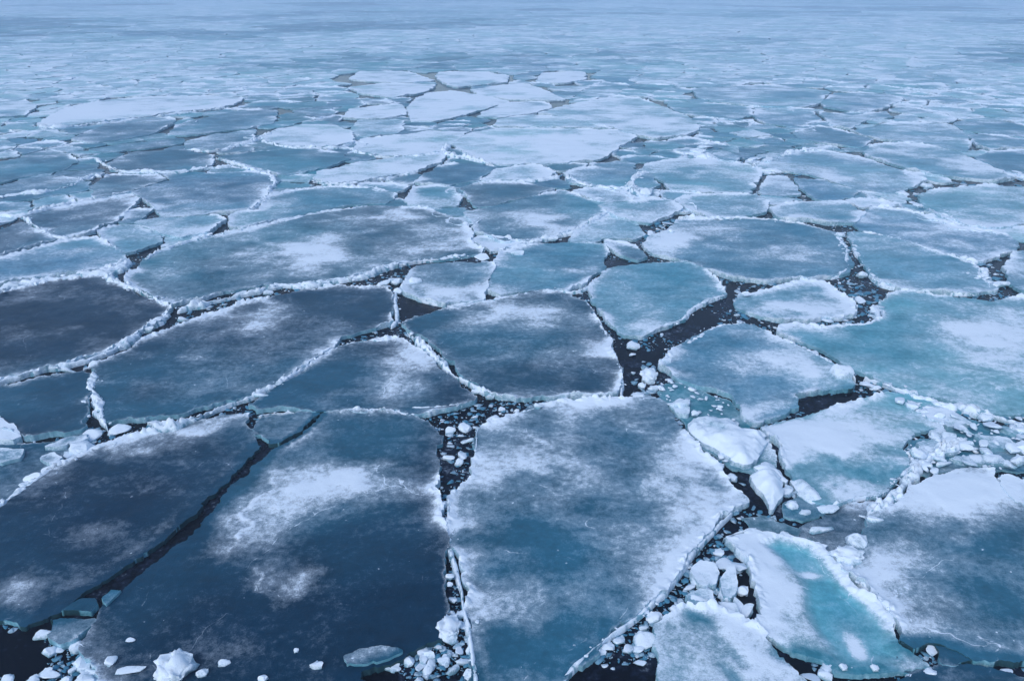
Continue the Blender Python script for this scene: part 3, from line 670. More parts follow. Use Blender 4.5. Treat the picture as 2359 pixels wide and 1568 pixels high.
# ------------------------------------------------------------------ rubble ridges
RIDGES = [
("lumpy white rubble ridge running from the left margin between two dark floes", .40,.20,[(-60,903),(0,880),(60,862),(115,846),(198,830),(262,806),(317,766),(390,722)]),
("long thin white rubble ridge in front of the very long slate floe", .45,.17,[(405,716),(450,702),(520,687),(600,668),(650,656),(734,653),(827,638),(881,620),(935,605),(1025,594),(1075,587)]),
("white crest of rubble curving between the wedge floe and the slanting floe", .34,.20,[(300,1003),(378,988),(440,970),(522,936),(612,902),(691,853),(720,835),(767,804),(828,786),(920,780)]),
("short jagged white ridge on the wedge floe's right side", .32,.16,[(935,765),(975,795),(1010,835),(1045,870),(1085,887),(1135,912)]),
("upright white rubble band closing the slanting floe's left end", .36,.14,[(216,842),(214,880),(215,920),(225,960),(245,988)]),
("white crumbled band along the far edge of the snow patch floe", .22,.10,[(592,958),(640,948),(735,951),(827,946),(900,944),(965,962)]),
("tapering white spit of ice over the dark water gap", .26,.14,[(945,940),(990,940),(1040,935),(1090,923)]),
("knobbly white lip at the pointed floe's far left corner", .16,.11,[(1093,1060),(1096,1020),(1094,990),(1120,972),(1187,955),(1240,936)]),
("thick white lip along the pointed floe's near right edge", .17,.10,[(1717,1154),(1668,1196),(1618,1245),(1575,1296),(1540,1357),(1489,1399),(1403,1467),(1363,1505),(1300,1560)]),
("narrow white lip along the pointed floe's left edge", .15,.09,[(1033,1160),(1033,1215),(1045,1295),(1066,1378),(1080,1440),(1090,1520),(1098,1585)]),
("white lip along the mid floe's right edge above the dark lead", .22,.12,[(1345,690),(1388,752),(1413,810),(1430,860),(1431,908)]),
("thick white front lip of the turquoise tinted floe", .24,.12,[(1670,680),(1630,691),(1588,712),(1574,737),(1522,751),(1470,771)]),
("straight white seam on the far edge of the very long slate floe", .30,.16,[(331,598),(378,573),(468,549),(576,527),(720,492),(849,474)]),
("white rubble seam between the very dark floe and the long slate floe", .42,.20,[(232,632),(275,652),(330,678),(398,704)]),
("rough white rubble belt on the far edge of the very dark floe", .70,.22,[(-60,690),(0,670),(60,652),(140,640),(232,630),(275,612),(300,598)]),
("white rubble seam from the left margin to the black triangular hole", .40,.18,[(-20,497),(54,498),(110,480),(180,466),(299,446)]),
("white rubble corner below the pale ended dark floe", .36,.16,[(54,500),(90,526),(137,550),(200,537),(232,524)]),
("lumpy white ridge zigzagging near the left margin", .60,.22,[(-20,458),(40,448),(110,444),(165,430),(190,412),(215,402),(235,405)]),
("white seam between the frosted floe and the smooth slate floe", .35,.16,[(497,364),(540,376),(576,389),(643,411),(616,449),(578,485)]),
("white ridge curling around the dark oval floe", .45,.18,[(215,365),(243,378),(266,394),(330,398),(396,398),(470,388),(540,382)]),
("rubble ridge of white blocks between the square floe and the smear floe", .40,.20,[(1125,580),(1160,575),(1205,563),(1260,550),(1330,530),(1392,493)]),
("white rubble lip on the mid floe's far edge", .32,.15,[(1007,715),(1136,692),(1223,673),(1290,667),(1320,674),(1352,662),(1380,645)]),
("white lip under the half white floe", .24,.12,[(968,690),(1025,703),(1060,700),(1115,693)]),
("crumbly white edge at the slanting floe's right end", .26,.12,[(907,668),(911,700),(912,735),(900,752)]),
("lumpy white rim at the oval floe's right end", .40,.18,[(1925,537),(1944,560),(1955,605),(1945,632),(1915,640)]),
("thick rounded white rim of the pale floe by the lead", .34,.16,[(1955,547),(1975,580),(1998,618),(2025,650),(2064,665),(2122,669),(2230,676)]),
("white rubble heap off the pale floe's right end", .70,.20,[(2225,600),(2255,618),(2275,640),(2290,665)]),
("knobbly white tongue on the huge blue floe's far left corner", .36,.20,[(1795,760),(1834,750),(1888,758),(1949,750),(1996,745),(2024,730),(2020,706)]),
("white rubble seam between the overhanging floe and the huge blue floe", .32,.16,[(1784,776),(1852,803),(1906,830),(1950,860),(1972,876)]),
("white rubble belt along the huge blue floe's near edge", .50,.14,[(1990,868),(2050,888),(2122,912),(2176,938),(2230,945),(2290,960),(2370,980)]),
("scalloped white rim on the draped floe's right side", .20,.12,[(2078,1034),(2098,1052),(2100,1077),(2052,1117),(2043,1138),(1960,1149),(1917,1163)]),
("lumpy white ridge climbing to the upper right rubble", .34,.16,[(2230,1010),(2170,1040),(2120,1080),(2085,1112),(2050,1150),(2005,1188)]),
("lumpy white knobs on the overhanging floe's far left edge", .28,.18,[(1540,806),(1570,795),(1600,782),(1640,756),(1690,746),(1720,746)]),
("white rubble bank between the melt pool and the frost streaked floe", .34,.14,[(1955,1262),(1945,1290),(1972,1330),(2012,1370),(2050,1402),(2068,1440)]),
("white crusted tip of the melt pool floe", .26,.14,[(1666,1243),(1690,1230),(1730,1218),(1775,1230)]),
("white seam between the two pale floes by the right margin", .36,.14,[(1985,533),(2030,542),(2086,555),(2187,590),(2255,605)]),
("white front lip of the turquoise banded floe", .32,.14,[(2126,477),(2158,497),(2230,523),(2277,528),(2313,522),(2372,512)]),
("bumpy white crust along the great dark floe's far left rim", .34,.10,[(-30,1186),(72,1109),(112,1081),(151,1063),(200,1040),(260,1012)]),
("rubble ridge across the rounded far edge of the pale teal corner floe", .4,.2,[(600,478),(612,456),(666,440),(756,431),(863,432)]),
("thin white rubble seam before the bright cyan floe", .5,.22,[(600,325),(680,342),(760,342),(815,333)]),
("white rubble seam under the heaped white floe", .6,.28,[(812,348),(880,363),(960,361),(1022,353)]),
("white rubble seam along the long cyan floe's near edge", .55,.22,[(720,417),(780,428),(870,415),(960,397)]),
("short white rubble seam at the melt hole floe's far left corner", .6,.28,[(1500,392),(1470,405),(1445,430),(1480,452)]),
("white rubble seam below the huge white floe's right tip", .55,.22,[(1300,402),(1350,432),(1420,434),(1490,440)]),
("white rubble seam below the low humped floe", .5,.2,[(1106,419),(1187,422),(1265,413),(1300,400)]),
("white rubble seam along the upper left white lens floe", .7,.25,[(86,290),(112,296),(216,287),(360,269),(533,247)]),
("white rubble seam in front of the grey floe with the snow mound", .5,.2,[(425,345),(504,349),(585,326),(640,300)]),
("white rubble seam beyond the oval slate floe", .45,.16,[(1560,500),(1654,504),(1726,502),(1800,508),(1870,520)]),
("white rubble seam on the wide pale grey floe's far side", .6,.22,[(1735,386),(1790,360),(1850,346),(1920,347)]),
("white ridge between the huge white floe and the heaped rubble floe", .6,.3,[(1040,335),(1020,352),(1040,362),(1090,368),(1147,384)]),
]
OWNER = {5: "great dark floe with a round", 7: "broad grey blue", 8: "broad grey blue", 9: "broad grey blue", 10: "dark blue floe in mid", 11: "turquoise tinted", 21: "dark blue floe in mid",
         22: "small floe half grey", 23: "long dark slanting", 24: "wide oval slate", 25: "pale floe with a thick", 27: "huge turquoise", 30: "turquoise floe draped", 32: "grey floe with a broken",
         34: "white armed", 36: "turquoise banded", 37: "great dark floe with a black"}
def ridge(label, w, h, pts, seed):
    own = OWNER.get(seed // 7)
    w *= 0.62 if own else 0.8
    if own: h *= 0.30
    P = np.array([ground(*p) for p in pts])
    c = P.mean(0)
    s = max(0.035, pix_m(c[0], c[1]) * 1.6)
    C = resample(chaikin_open(P), s, closed=False)
    n = len(C)
    T = np.gradient(C, axis=0); T /= np.linalg.norm(T, axis=1, keepdims=True) + 1e-9
    N = np.stack([-T[:, 1], T[:, 0]], 1)
    L = np.arange(n) * s
    wob = (fbm(L * 0.9, L * 0 + seed, 7, 4) - 0.5) * w * 0.9
    wid = w * (0.1 + 1.7 * fbm(L * 1.1, L * 0 + seed + 9.0, 8, 5, .6)) * np.clip(np.minimum(L, L[-1] - L) / (w * 1.5) + 0.15, 0, 1) * np.clip((fbm(L * 0.55, L * 0 + seed + 40.0, 12, 3) - 0.33) * 6 + 0.2, 0.15, 1)
    m = max(7, int(2 * w / s * 0.9) | 1)
    u = np.linspace(-1, 1, m)
    ragged = 1 + (0.5 if own else 1.3) * (fbm(L[:, None] * 4.0 + 0 * u, (u > 0)[None, :] * 7.0 + 0 * L[:, None], 9, 3) - 0.5)
    XY = C[:, None, :] + N[:, None, :] * (wob[:, None] + wid[:, None] * u[None, :] * ragged * 0.5)[:, :, None]
    x, y = XY[..., 0], XY[..., 1]
    bl = max(0.11, w * 0.42, 2.2 * s)
    xx = x + (fbm(x * 3, y * 3, 14, 2) - 0.5) * 0.25; yy = y + (fbm(x * 3, y * 3, 15, 2) - 0.5) * 0.25
    f1, rnd = cells(xx / bl, yy / bl, seed + 3)
    f2, rnd2 = cells(xx / bl * 2.1 + 7, yy / bl * 2.1, seed + 5)
    fine = fbm(x * 9, y * 9, 16, 3) - 0.5
    prof = np.clip(1 - np.abs(u) ** 2.6, 0, 1)[None, :] ** 0.6
    amp = np.minimum(1.0, 0.15 + 1.2 * fbm(L * 0.8, L * 0 + seed + 3.0, 10, 3))[:, None] * 0.85 * np.clip(wid / w, 0, 1.3)[:, None]
    z = 0.02 + prof * ((0.085 if own else 0.10) + h * amp * (0.15 + 1.0 * rnd ** 1.3 * np.clip((0.78 - f1) * 3.2, 0, 1) + 0.40 * rnd2 * np.clip((0.75 - f2) * 3.0, 0, 1)) + fine * 0.09)
    z[:, 0] = z[:, -1] = -0.05; z[0] = z[-1] = -0.05
    V = np.stack([x.ravel(), y.ravel(), z.ravel()], 1)
    a = (np.arange(n - 1)[:, None] * m + np.arange(m - 1)[None]).ravel()
    Fc = np.stack([a, a + 1, a + m + 1, a + m], 1)[:, ::-1]
    V[:, :2] -= c
    sn = 0.45 + 0.45 * prof + 0.35 * rnd - 0.5 * (f1 > 0.66)
    o = mesh_obj("rubble_ridge", V, Fc, ICE, None, sn.ravel(), np.tile(tone_rgb(.6, .5), (len(V), 1)))
    if own:      # the raised lip of one floe is a part of it
        f = next(q for q in FLOE_OBJ if q['label'].startswith(own))
        o.name = "ice_rim"; o.parent = f
        o.location = (c[0] - f.location.x, c[1] - f.location.y, 0)
    else:
        o.location = (c[0], c[1], 0)
        tag(o, label, "ice ridge")
    return C, wid

def chaikin_open(P):
    out = [P[0]]
    for a, b in zip(P[:-1], P[1:]):
        out += [a * .75 + b * .25, a * .25 + b * .75]
    return np.array(out + [P[-1]])

RIDGE_C = []
for i, (label, w, h, pts) in enumerate(RIDGES):
    RIDGE_C.append(ridge(label, w, h, pts, i * 7 + 1))

# ------------------------------------------------------------------ chunks
def chunk_mesh(name, sx, sy, sz, seed, sub=2, facets=22, rough=0.65):
    rnd = random.Random(seed)
    bm = bmesh.new()
    for _ in range(facets):
        v = Vector((rnd.gauss(0, 1), rnd.gauss(0, 1), rnd.gauss(0, 1))).normalized()
        k = rnd.uniform(0.75, 1.0)
        # boxier than a ball
        v = Vector([math.copysign(abs(q) ** 0.75, q) for q in v])
        bm.verts.new((v.x * sx * k, v.y * sy * k, v.z * sz * k))
    r = bmesh.ops.convex_hull(bm, input=bm.verts)
    bmesh.ops.delete(bm, geom=[g for g in set(r['geom_interior'] + r['geom_unused']) if isinstance(g, bmesh.types.BMVert)], context='VERTS')
    bm.normal_update()
    for e in bm.edges:
        if len(e.link_faces) == 2 and e.calc_face_angle(0) > 0.45: e.smooth = False
    bmesh.ops.triangulate(bm, faces=bm.faces)
    bmesh.ops.subdivide_edges(bm, edges=bm.edges, cuts=sub, use_grid_fill=True)
    for _ in range(1):
        bmesh.ops.smooth_vert(bm, verts=bm.verts, factor=0.32, use_axis_x=True, use_axis_y=True, use_axis_z=True)
    bm.normal_update()
    co = np.array([v.co[:] for v in bm.verts])
    q = fbm(co[:, 0] * 2.6 + seed, co[:, 1] * 2.6 + co[:, 2] * 2.9, 90 + seed, 5, .6) - 0.5
    for v, a in zip(bm.verts, q): v.co += v.normal * float(a) * rough * min(sx, sy, sz)
    bmesh.ops.recalc_face_normals(bm, faces=bm.faces)
    me = bpy.data.meshes.new(name); bm.to_mesh(me); bm.free()
    n = len(me.vertices)
    co = np.empty(n * 3, np.float32); me.vertices.foreach_get('co', co); co = co.reshape(-1, 3)
    a = me.attributes.new('snow', 'FLOAT', 'POINT'); a.data.foreach_set('value', (0.75 + 0.5 * co[:, 2] / sz).astype(np.float32))
    a = me.attributes.new('tint', 'FLOAT_VECTOR', 'POINT'); a.data.foreach_set('vector', np.tile(tone_rgb(.6, .55), (n, 1)).astype(np.float32).ravel())
    me.polygons.foreach_set('use_smooth', np.full(len(me.polygons), True))
    me.materials.append(ICE)
    return me

PROTO = [chunk_mesh("ice_chunk", 1, 0.8, 0.55, 1), chunk_mesh("ice_chunk", 1, 0.7, 0.7, 2, 2, 16), chunk_mesh("ice_chunk", 1, 0.85, 0.3, 3, 2, 18),
         chunk_mesh("ice_chunk", 1, 0.5, 0.35, 4, 2, 14), chunk_mesh("ice_chunk", 1, 0.95, 0.6, 5, 2, 24), chunk_mesh("ice_chunk", 1, 0.6, 0.5, 6, 2, 14),
         chunk_mesh("ice_chunk", 1, 0.75, 0.18, 7, 2, 16), chunk_mesh("ice_chunk", 1, 0.8, 0.7, 8, 2, 18), chunk_mesh("ice_chunk", 1, 0.9, 0.65, 9, 3, 44, 1.3)]

def on_ice(g):
    q = np.array([g])
    return any(inside(q, O)[0] for O in HAND)

def put_chunk(px, py, rx, ry, proto, label, group=None, rot=None, z=None, tilt=0.15):
    # rx, ry: half extents in photograph pixels; ry fixes how tall/deep it looks
    g = ground(px, py + ry * 0.3, 0.12)
    mpp = (g[1] * CP + CAM_H * SP) / FPX
    o = bpy.data.objects.new("ice_chunk", PROTO[proto])
    COL.objects.link(o)
    s = rx * mpp
    dep = math.sin(math.atan2(CAM_H, g[1]))
    ky = min(2.0, max(0.45, (ry * mpp) / s / (0.75 * (0.7 * dep + 0.45))))
    o.scale = (s, s * ky, s * min(1.3, max(0.5, ky)))
    if z is None:
        z = (0.12 if on_ice(g) else 0.02) + 0.14 * s * o.scale[2] / s
    o.location = (g[0], g[1], z)
    o.rotation_euler = (random.uniform(-tilt, tilt), random.uniform(-tilt, tilt), random.uniform(-.35, .35) if rot is None else rot)
    tag(o, label, "ice chunk", group)
    return o

CHUNKS = [
(1035,1432,30,36,8,"large rounded white chunk on the snow patch floe's right corner"),
(1058,1402,15,14,1,"small white chunk touching the large rounded chunk"),
(405,1534,46,40,8,"domed white ice lump at the bottom margin among shards"),
(255,1518,17,24,5,"white shard standing on end left of the domed lump"),
(94,1449,28,13,0,"flat white chunk beside the dark water, lower left"),
(176,1480,19,16,1,"greyish chunk right of the flat white chunk, lower left"),
(205,1532,22,10,3,"white sliver lying left of the standing shard"),
(300,1540,42,12,6,"thin grey slab lying left of the domed lump"),
(230,1567,40,16,2,"wide white chunk cut by the bottom margin"),
(515,1525,19,10,0,"white chunk right of the domed lump"),
(465,1548,18,14,7,"white chunk leaning on the domed lump's right side"),
(730,1528,20,15,1,"lone grey white chunk near the bottom of the snow patch floe"),
(682,1496,8,6,0,"tiny white lump alone on the snow patch floe"),
(300,1472,14,7,2,"small pale lump on dark ice above the standing shard"),
(110,1540,34,14,2,"dull grey sunken chunk in the dark water, lower left"),
(605,1560,14,12,7,"white chunk at the bottom margin right of the domed lump"),
(272,980,31,17,2,"flat white slab at the slanting floe's near left corner"),
(356,966,22,12,1,"white angular block right of the flat white slab"),
(151,843,34,9,3,"long white slab on the left rubble ridge"),
(216,832,20,9,0,"white block where the two left ridges meet"),
(340,752,19,10,1,"squared white block on the left rubble ridge's upper part"),
(421,728,20,10,3,"white slab near the left rubble ridge's upper end"),
(551,672,21,9,1,"squared white block in the narrow dark crack"),
(616,668,16,6,0,"small white block right of the squared block in the crack"),
(756,651,24,9,3,"white slab on the thin rubble ridge"),
(461,694,12,5,0,"small white slab left of the upright shard in the crack"),
(482,692,7,8,5,"small upright shard in the narrow dark crack"),
(712,840,12,9,7,"white block on the wedge floe's left crest"),
(600,908,24,9,3,"white slab on the slanting floe's near crest"),
(1129,905,13,9,1,"squared white block at the jagged ridge's lower end"),
(1100,893,26,9,3,"white slab at the jagged ridge's lower end"),
(1036,982,17,9,0,"white lump floating in the dark triangular gap"),
(1061,995,10,4,2,"small pale pancake right of the lump in the triangular gap"),
(1036,1012,8,4,2,"tiny pancake below the lump in the triangular gap"),
(1057,1055,13,10,0,"grey lump in the slush beside the pointed floe"),
(1155,934,11,6,0,"small oval chunk in the gap under the mid floe"),
(1190,938,8,6,7,"round chunk right of the small oval chunk"),
(1240,934,14,10,5,"pointed white block on the pointed floe's far lip"),
(1299,912,10,9,1,"squared block frozen along the mid floe's near edge"),
(1457,789,21,11,0,"white chunk floating in the black lead"),
(1457,809,10,5,2,"small chunk under the white chunk in the black lead"),
(1495,858,22,20,8,"cluster sized white lump at the black lead's near bank"),
(1478,880,12,10,7,"white knob below the white lump at the lead's near bank"),
(1505,885,14,12,1,"white block right of the knob at the lead's near bank"),
(1459,850,6,8,5,"small upright lump at the black lead's near bank"),
(1533,829,15,11,1,"white block at the overhanging floe's left corner"),
(1565,929,25,15,1,"bright white block on the turquoise awash shelf"),
(1600,951,12,7,0,"small white lump right of the bright block"),
(1658,1064,13,13,7,"white lump between the pointed floe and the big white slab"),
(1640,1050,9,9,1,"smaller white lump left of the lump by the big white slab"),
(1870,809,20,9,0,"rounded white block on the seam of the huge blue floe"),
(1935,858,34,20,0,"big smooth white block at the overhanging floe's tip"),
(2262,938,32,9,3,"long white lump in the right hand rubble belt"),
(2270,962,19,9,0,"white lump below the long lump in the right rubble belt"),
(2172,1066,32,10,3,"long white lump beside the climbing ridge"),
(2334,1030,22,16,2,"pale round lump at the right margin"),
(2014,1193,32,15,3,"smooth white sausage shaped block by the grey pool"),
(2045,1155,18,18,1,"white block on the climbing ridge above the sausage block"),
(1971,1233,30,30,7,"large cubic white block at the frost streaked floe's corner"),
(1949,1278,42,22,8,"white rubble mound below the cubic block"),
(1888,1217,46,14,3,"long white slab lying in the wet rubble above the melt pool"),
(1823,1153,18,16,7,"white lump right of the pointed white slab"),
(1855,1170,16,12,1,"grey white lump two along from the pointed white slab"),
(1618,1321,36,22,2,"grey translucent block in the lead beside the pointed floe"),
(1605,1375,36,18,0,"white block below the grey translucent block"),
(1672,1353,20,30,1,"tall white block in the lead beside the melt pool floe"),
(1710,1348,18,16,7,"white lump between the tall block and the melt pool floe"),
(1630,1353,14,12,4,"round white lump between the translucent and tall blocks"),
(1553,1389,14,11,7,"white lump at the near end of the pointed floe's lip"),
(1485,1460,34,26,2,"grey glassy block at the frosted floe's left corner"),
(1906,1525,17,18,1,"grey white block at the melt pool's near left corner"),
(1942,1534,12,9,0,"small white block at the melt pool's near rim"),
(2014,1536,12,9,0,"small pale block at the melt pool's near right rim"),
(2054,1404,24,11,3,"white slab on the bank right of the melt pool"),
(2320,1535,21,11,2,"pale plate edge at the bottom right corner"),
(1036,1326,14,11,5,"angular white chunk in the crack left of the pointed floe"),
(1036,1344,9,6,0,"small white chunk under the angular chunk in the crack"),
(1099,1430,6,9,5,"small upright chunk on the pointed floe's left lip"),
(1021,1152,14,11,7,"white knob where the two great floes touch"),
(917,665,14,11,7,"white knob at the half white floe's left end"),
(955,648,20,9,0,"lumpy white chunk above the knob at the half white floe"),
(1165,570,30,9,3,"long white block at the square floe's far corner"),
(1192,582,18,8,1,"white block under the long block at the square floe's corner"),
(1270,545,20,8,0,"white block on the far side of the smear floe ridge"),
(1487,440,18,16,7,"bright white snow block by the narrow pale floe"),
(1545,533,9,7,7,"white knob on the oval slate floe's left tip"),
(1935,542,14,7,0,"rounded white block at the oval slate floe's right tip"),
(1985,628,16,9,7,"white knob on the thick rimmed floe's left side"),
(1720,680,12,4,2,"small white pancake left of the round floe"),
(1755,662,10,4,2,"second small pancake above the round floe's left end"),
]
BIGBLOCKS = [
("big white slab of snowy ice right of the pointed floe", .85,.2,.95,.22,[(1578,980),(1596,965),(1629,958),(1654,967),(1683,969),(1712,991),(1758,1001),(1776,1023),(1758,1045),(1730,1073),(1712,1077),(1683,1063),(1618,1027),(1586,1001)]),
("pointed white slab wedged below the big white slab", .85,.2,.95,.22,[(1719,1099),(1745,1088),(1784,1088),(1809,1113),(1809,1148),(1776,1177),(1758,1145)]),
("clear bent plate lying in the black crack, lower left", .2,.3,.22,.13,[(112,1426),(170,1424),(226,1428),(180,1470),(140,1484),(112,1466)]),
("small bright tilted plate at the end of the black crack", .35,.3,.35,.17,[(230,1384),(255,1358),(286,1361),(242,1398)]),
("dark tilted plate beside the small bright plate", .12,.3,.2,.12,[(138,1408),(185,1376),(224,1373),(230,1390),(210,1410)]),
("curled white edged plate over the dark water at the bottom margin", .25,.3,.35,.17,[(792,1516),(830,1502),(880,1494),(915,1498),(930,1505),(890,1522),(840,1540),(800,1540)]),
("flat grey piece in the slush at the left margin", .35,.3,.5,.09,[(100,1032),(150,1003),(205,998),(207,1012),(150,1028)]),
("round grey pancake in the slush at the left margin", .35,.3,.5,.09,[(98,1054),(118,1046),(142,1054),(136,1066),(115,1070)]),
("snowy lump cut by the left margin under the small dark floe", .6,.3,.8,.14,[(-60,960),(10,965),(40,985),(55,1010),(30,1022),(-60,1015)]),
("pale piece at the left margin above the round pancake", .5,.3,.7,.1,[(-40,1045),(10,1030),(60,1035),(50,1055),(0,1068)]),
("curved grey plate right of the melt pool", .3,.4,.35,.10,[(2066,1425),(2095,1418),(2130,1450),(2146,1478),(2110,1500),(2072,1478)]),
("thin dark plate with a pale edge at the bottom right", .2,.5,.22,.09,[(2058,1490),(2142,1532),(2100,1548),(2064,1540)]),
("sunken grey plate between the pointed white slab and the melt pool floe", .3,.5,.45,.05,[(1795,1152),(1840,1136),(1902,1160),(1896,1188),(1850,1200),(1805,1185)]),
("wet dark turquoise shelf at the tip of the melt pool floe", .2,.9,.25,.03,[(1700,1185),(1760,1180),(1850,1212),(1846,1240),(1780,1232),(1722,1214)]),
("frosted translucent slab, upper of two in the lead by the pointed floe", .5,.4,.6,.12,[(1590,1312),(1612,1292),(1650,1300),(1662,1322),(1650,1348),(1612,1345)]),
("bright slab, lower of two in the lead by the pointed floe", .7,.3,.8,.13,[(1572,1372),(1612,1358),(1642,1364),(1650,1392),(1592,1398)]),
("steep white slab against the arm of the melt pool floe", .7,.3,.8,.15,[(1655,1335),(1680,1302),(1696,1306),(1702,1345),(1690,1388),(1664,1378)]),
("snowy plate jammed at the upper left of the right hand rubble", .6,.4,.7,.12,[(2110,1022),(2180,1004),(2232,1020),(2200,1046),(2132,1052)]),
("long pale plate lying crosswise in the right hand rubble", .55,.5,.6,.12,[(2240,1000),(2330,1010),(2352,1034),(2282,1040)]),
("pale plate tucked under the huge blue floe's near edge", .6,.5,.65,.12,[(2120,937),(2190,950),(2242,975),(2182,985),(2132,966)]),
("pale plate below the crosswise plate in the right hand rubble", .6,.3,.7,.12,[(2180,1058),(2240,1050),(2310,1056),(2330,1074),(2240,1072)]),
("flat white plate at the right margin among the rubble", .7,.3,.75,.13,[(2300,985),(2345,978),(2400,990),(2400,1010),(2340,1004)]),
("snowy knuckled block between the big white slab and the draped floe", .75,.4,.85,.16,[(1735,1075),(1770,1062),(1800,1078),(1822,1105),(1812,1120),(1790,1098),(1755,1092)]),
("two humped white drift block on the draped floe's near left edge", .8,.4,.9,.17,[(1812,1100),(1850,1092),(1880,1120),(1900,1150),(1870,1158),(1835,1138)]),
("low white block on the awash shelf beside the big white slab", .7,.5,.8,.13,[(1540,935),(1565,920),(1590,930),(1585,958),(1560,955)]),
("clear wedge plate frozen on the bottom right floe", .22,.3,.3,.11,[(2152,1482),(2180,1488),(2250,1518),(2195,1532),(2172,1528)]),
]
for px, py, rx, ry, pr, lab in CHUNKS:
    put_chunk(px, py, rx, ry, pr, lab)
for i, (lab, tone, teal, cover, fb, pts) in enumerate(BIGBLOCKS):
    O = np.array([ground(*p) for p in pts])
    V, Fc, be, z, sn, ti, d, s = floe_geometry(O, tone, teal, cover, fb, gap=0.02, spx=2.0, rough=0.04, rim=0.5 if cover < .6 else 0.2, seed=200 + i, rimh=0.02)
    if cover > .8:   # snow slabs round off towards their edges
        z = z - 0.12 * np.exp(-(d / 0.10) ** 2) + 0.08 * np.clip(d / 0.5, 0, 1) + (fbm(V[:, 0] * 1.8, V[:, 1] * 1.8, 66, 4, .6) - 0.5) * 0.30 * np.clip(d / 0.2, 0, 1)
    W, F2, s2, t2 = close_slab(V, Fc, be, z, sn, ti)
    org = O.mean(0)
    o = mesh_obj("ice_plate" if cover < .6 else "ice_block", to_local(W, org), F2, ICE, None, s2, t2)
    o.location = (org[0], org[1], 0)
    tag(o, lab, "ice plate" if cover < .6 else "ice block")
    HAND.append(O)

# ------------------------------------------------------------------ brash ice: loose pieces in the leads and along the ridges
loose = []
WETP, WETP2 = [HAND[[k for k, f in enumerate(FLOES) if w_ in f[0]][0]] for w_ in ('awash', 'matted rubble')]
ZONES = [(0.06,0.27,1.4,[(1985,880),(2122,915),(2180,945),(2300,962),(2400,985),(2400,1085),(2230,1075),(2150,1092),(2100,1075),(2078,1034),(2100,1003),(2176,985)]),
(0.05,0.20,.45,[(1690,1180),(1740,1160),(1800,1185),(1850,1205),(1845,1235),(1780,1228),(1700,1212)]),
(0.04,0.15,.5,[(1660,1200),(1690,1215),(1660,1240),(1700,1290),(1735,1380),(1742,1440),(1735,1430),(1690,1300),(1640,1250)]),
(0.08,0.30,.6,[(1730,1080),(1790,1100),(1870,1150),(1917,1165),(1880,1210),(1830,1180),(1790,1140)]),
(0.07,0.32,.6,[(-20,1010),(230,975),(215,1030),(110,1080),(0,1165),(-20,1170)]),
(0.06,0.22,.55,[(1470,815),(1520,845),(1560,880),(1560,930),(1460,905)]),
(0.06,0.20,.6,[(1560,960),(1620,1030),(1690,1100),(1720,1150),(1740,1150),(1700,1080),(1600,1000),(1575,960)]),
(0.05,0.16,.35,[(1520,880),(1640,900),(1700,940),(1735,985),(1640,965),(1540,930)]),
(0.06,0.30,.5,[(1680,1250),(1705,1300),(1735,1380),(1740,1440),(1690,1410),(1600,1395),(1510,1420),(1550,1360),(1600,1290)]),
(0.10,0.40,.6,[(2215,590),(2290,600),(2330,660),(2359,690),(2290,690)]),
(0.15,0.70,.5,[(1600,330),(1760,360),(1850,390),(1850,410),(1750,410),(1745,460),(1600,380)]),
(0.08,0.35,.6,[(330,600),(560,525),(560,540),(290,645)]),
(0.06,0.26,.45,[(180,1500),(560,1515),(560,1575),(150,1575)]),
(0.08,0.30,.5,[(470,700),(600,658),(720,655),(560,690)]),
(0.08,0.40,.5,[(850,625),(940,608),(930,690),(900,670)]),
(0.06,0.24,.45,[(1030,960),(1090,930),(1230,920),(1120,968),(1093,1050),(1070,1095),(1025,1110)]),
(0.10,0.40,.45,[(1000,485),(1080,500),(1090,540),(1120,575),(1140,600),(1095,600),(1070,520)]),
(0.10,0.40,.5,[(1480,510),(1555,470),(1600,505),(1540,530),(1490,560)]),
(0.07,0.28,.35,[(1690,650),(1940,645),(2025,665),(2028,730),(1990,745),(1820,742),(1700,735)]),
(0.10,0.45,.45,[(1940,450),(2020,440),(2130,420),(2359,410),(2359,430),(2120,445),(2130,480),(1990,490)]),
(0.08,0.35,.4,[(1960,580),(2060,680),(2020,730),(1975,700),(1960,640)]),
(0.05,0.22,.5,[(1740,1445),(1830,1510),(1900,1520),(2060,1550),(2060,1575),(1890,1575)]),
]
for rmin, rmax, covr, zp in ZONES:
    Z = np.array([ground(*p) for p in zp]); n = 0
    tot = abs(area(Z)) * covr; A = 0.0
    lo, hi = Z.min(0), Z.max(0)
    for _ in range(6000):
        if A > tot: break
        g = RNG.uniform(lo, hi)
        if not inside(g[None], Z)[0]: continue
        if on_ice(g) and not inside(g[None], WETP)[0] and not inside(g[None], WETP2)[0]: continue
        r = rmin + (rmax - rmin) * random.random() ** 2.6
        A += 2.6 * r * r
        loose.append((g[0], g[1], r, 0.0 if not on_ice(g) else 0.10, None))
pp = np.column_stack([RNG.uniform(-20, W0 + 20, 70000), 300 + 1290 * RNG.random(70000) ** 1.25])
gw = np.array([ground(*p) for p in pp])
free = np.ones(len(gw), bool)
for O in HAND: free &= ~inside(gw, O)
clear = fbm(gw[:, 0] * 0.35, gw[:, 1] * 0.35, 81, 3)
CLEAR = [(1590,745,70,40),(1440,860,20,60),(850,1560,80,40),(1330,1550,60,50),(560,1120,40,50),(420,1240,60,50),(1030,1070,10,60),(40,1500,70,60)]
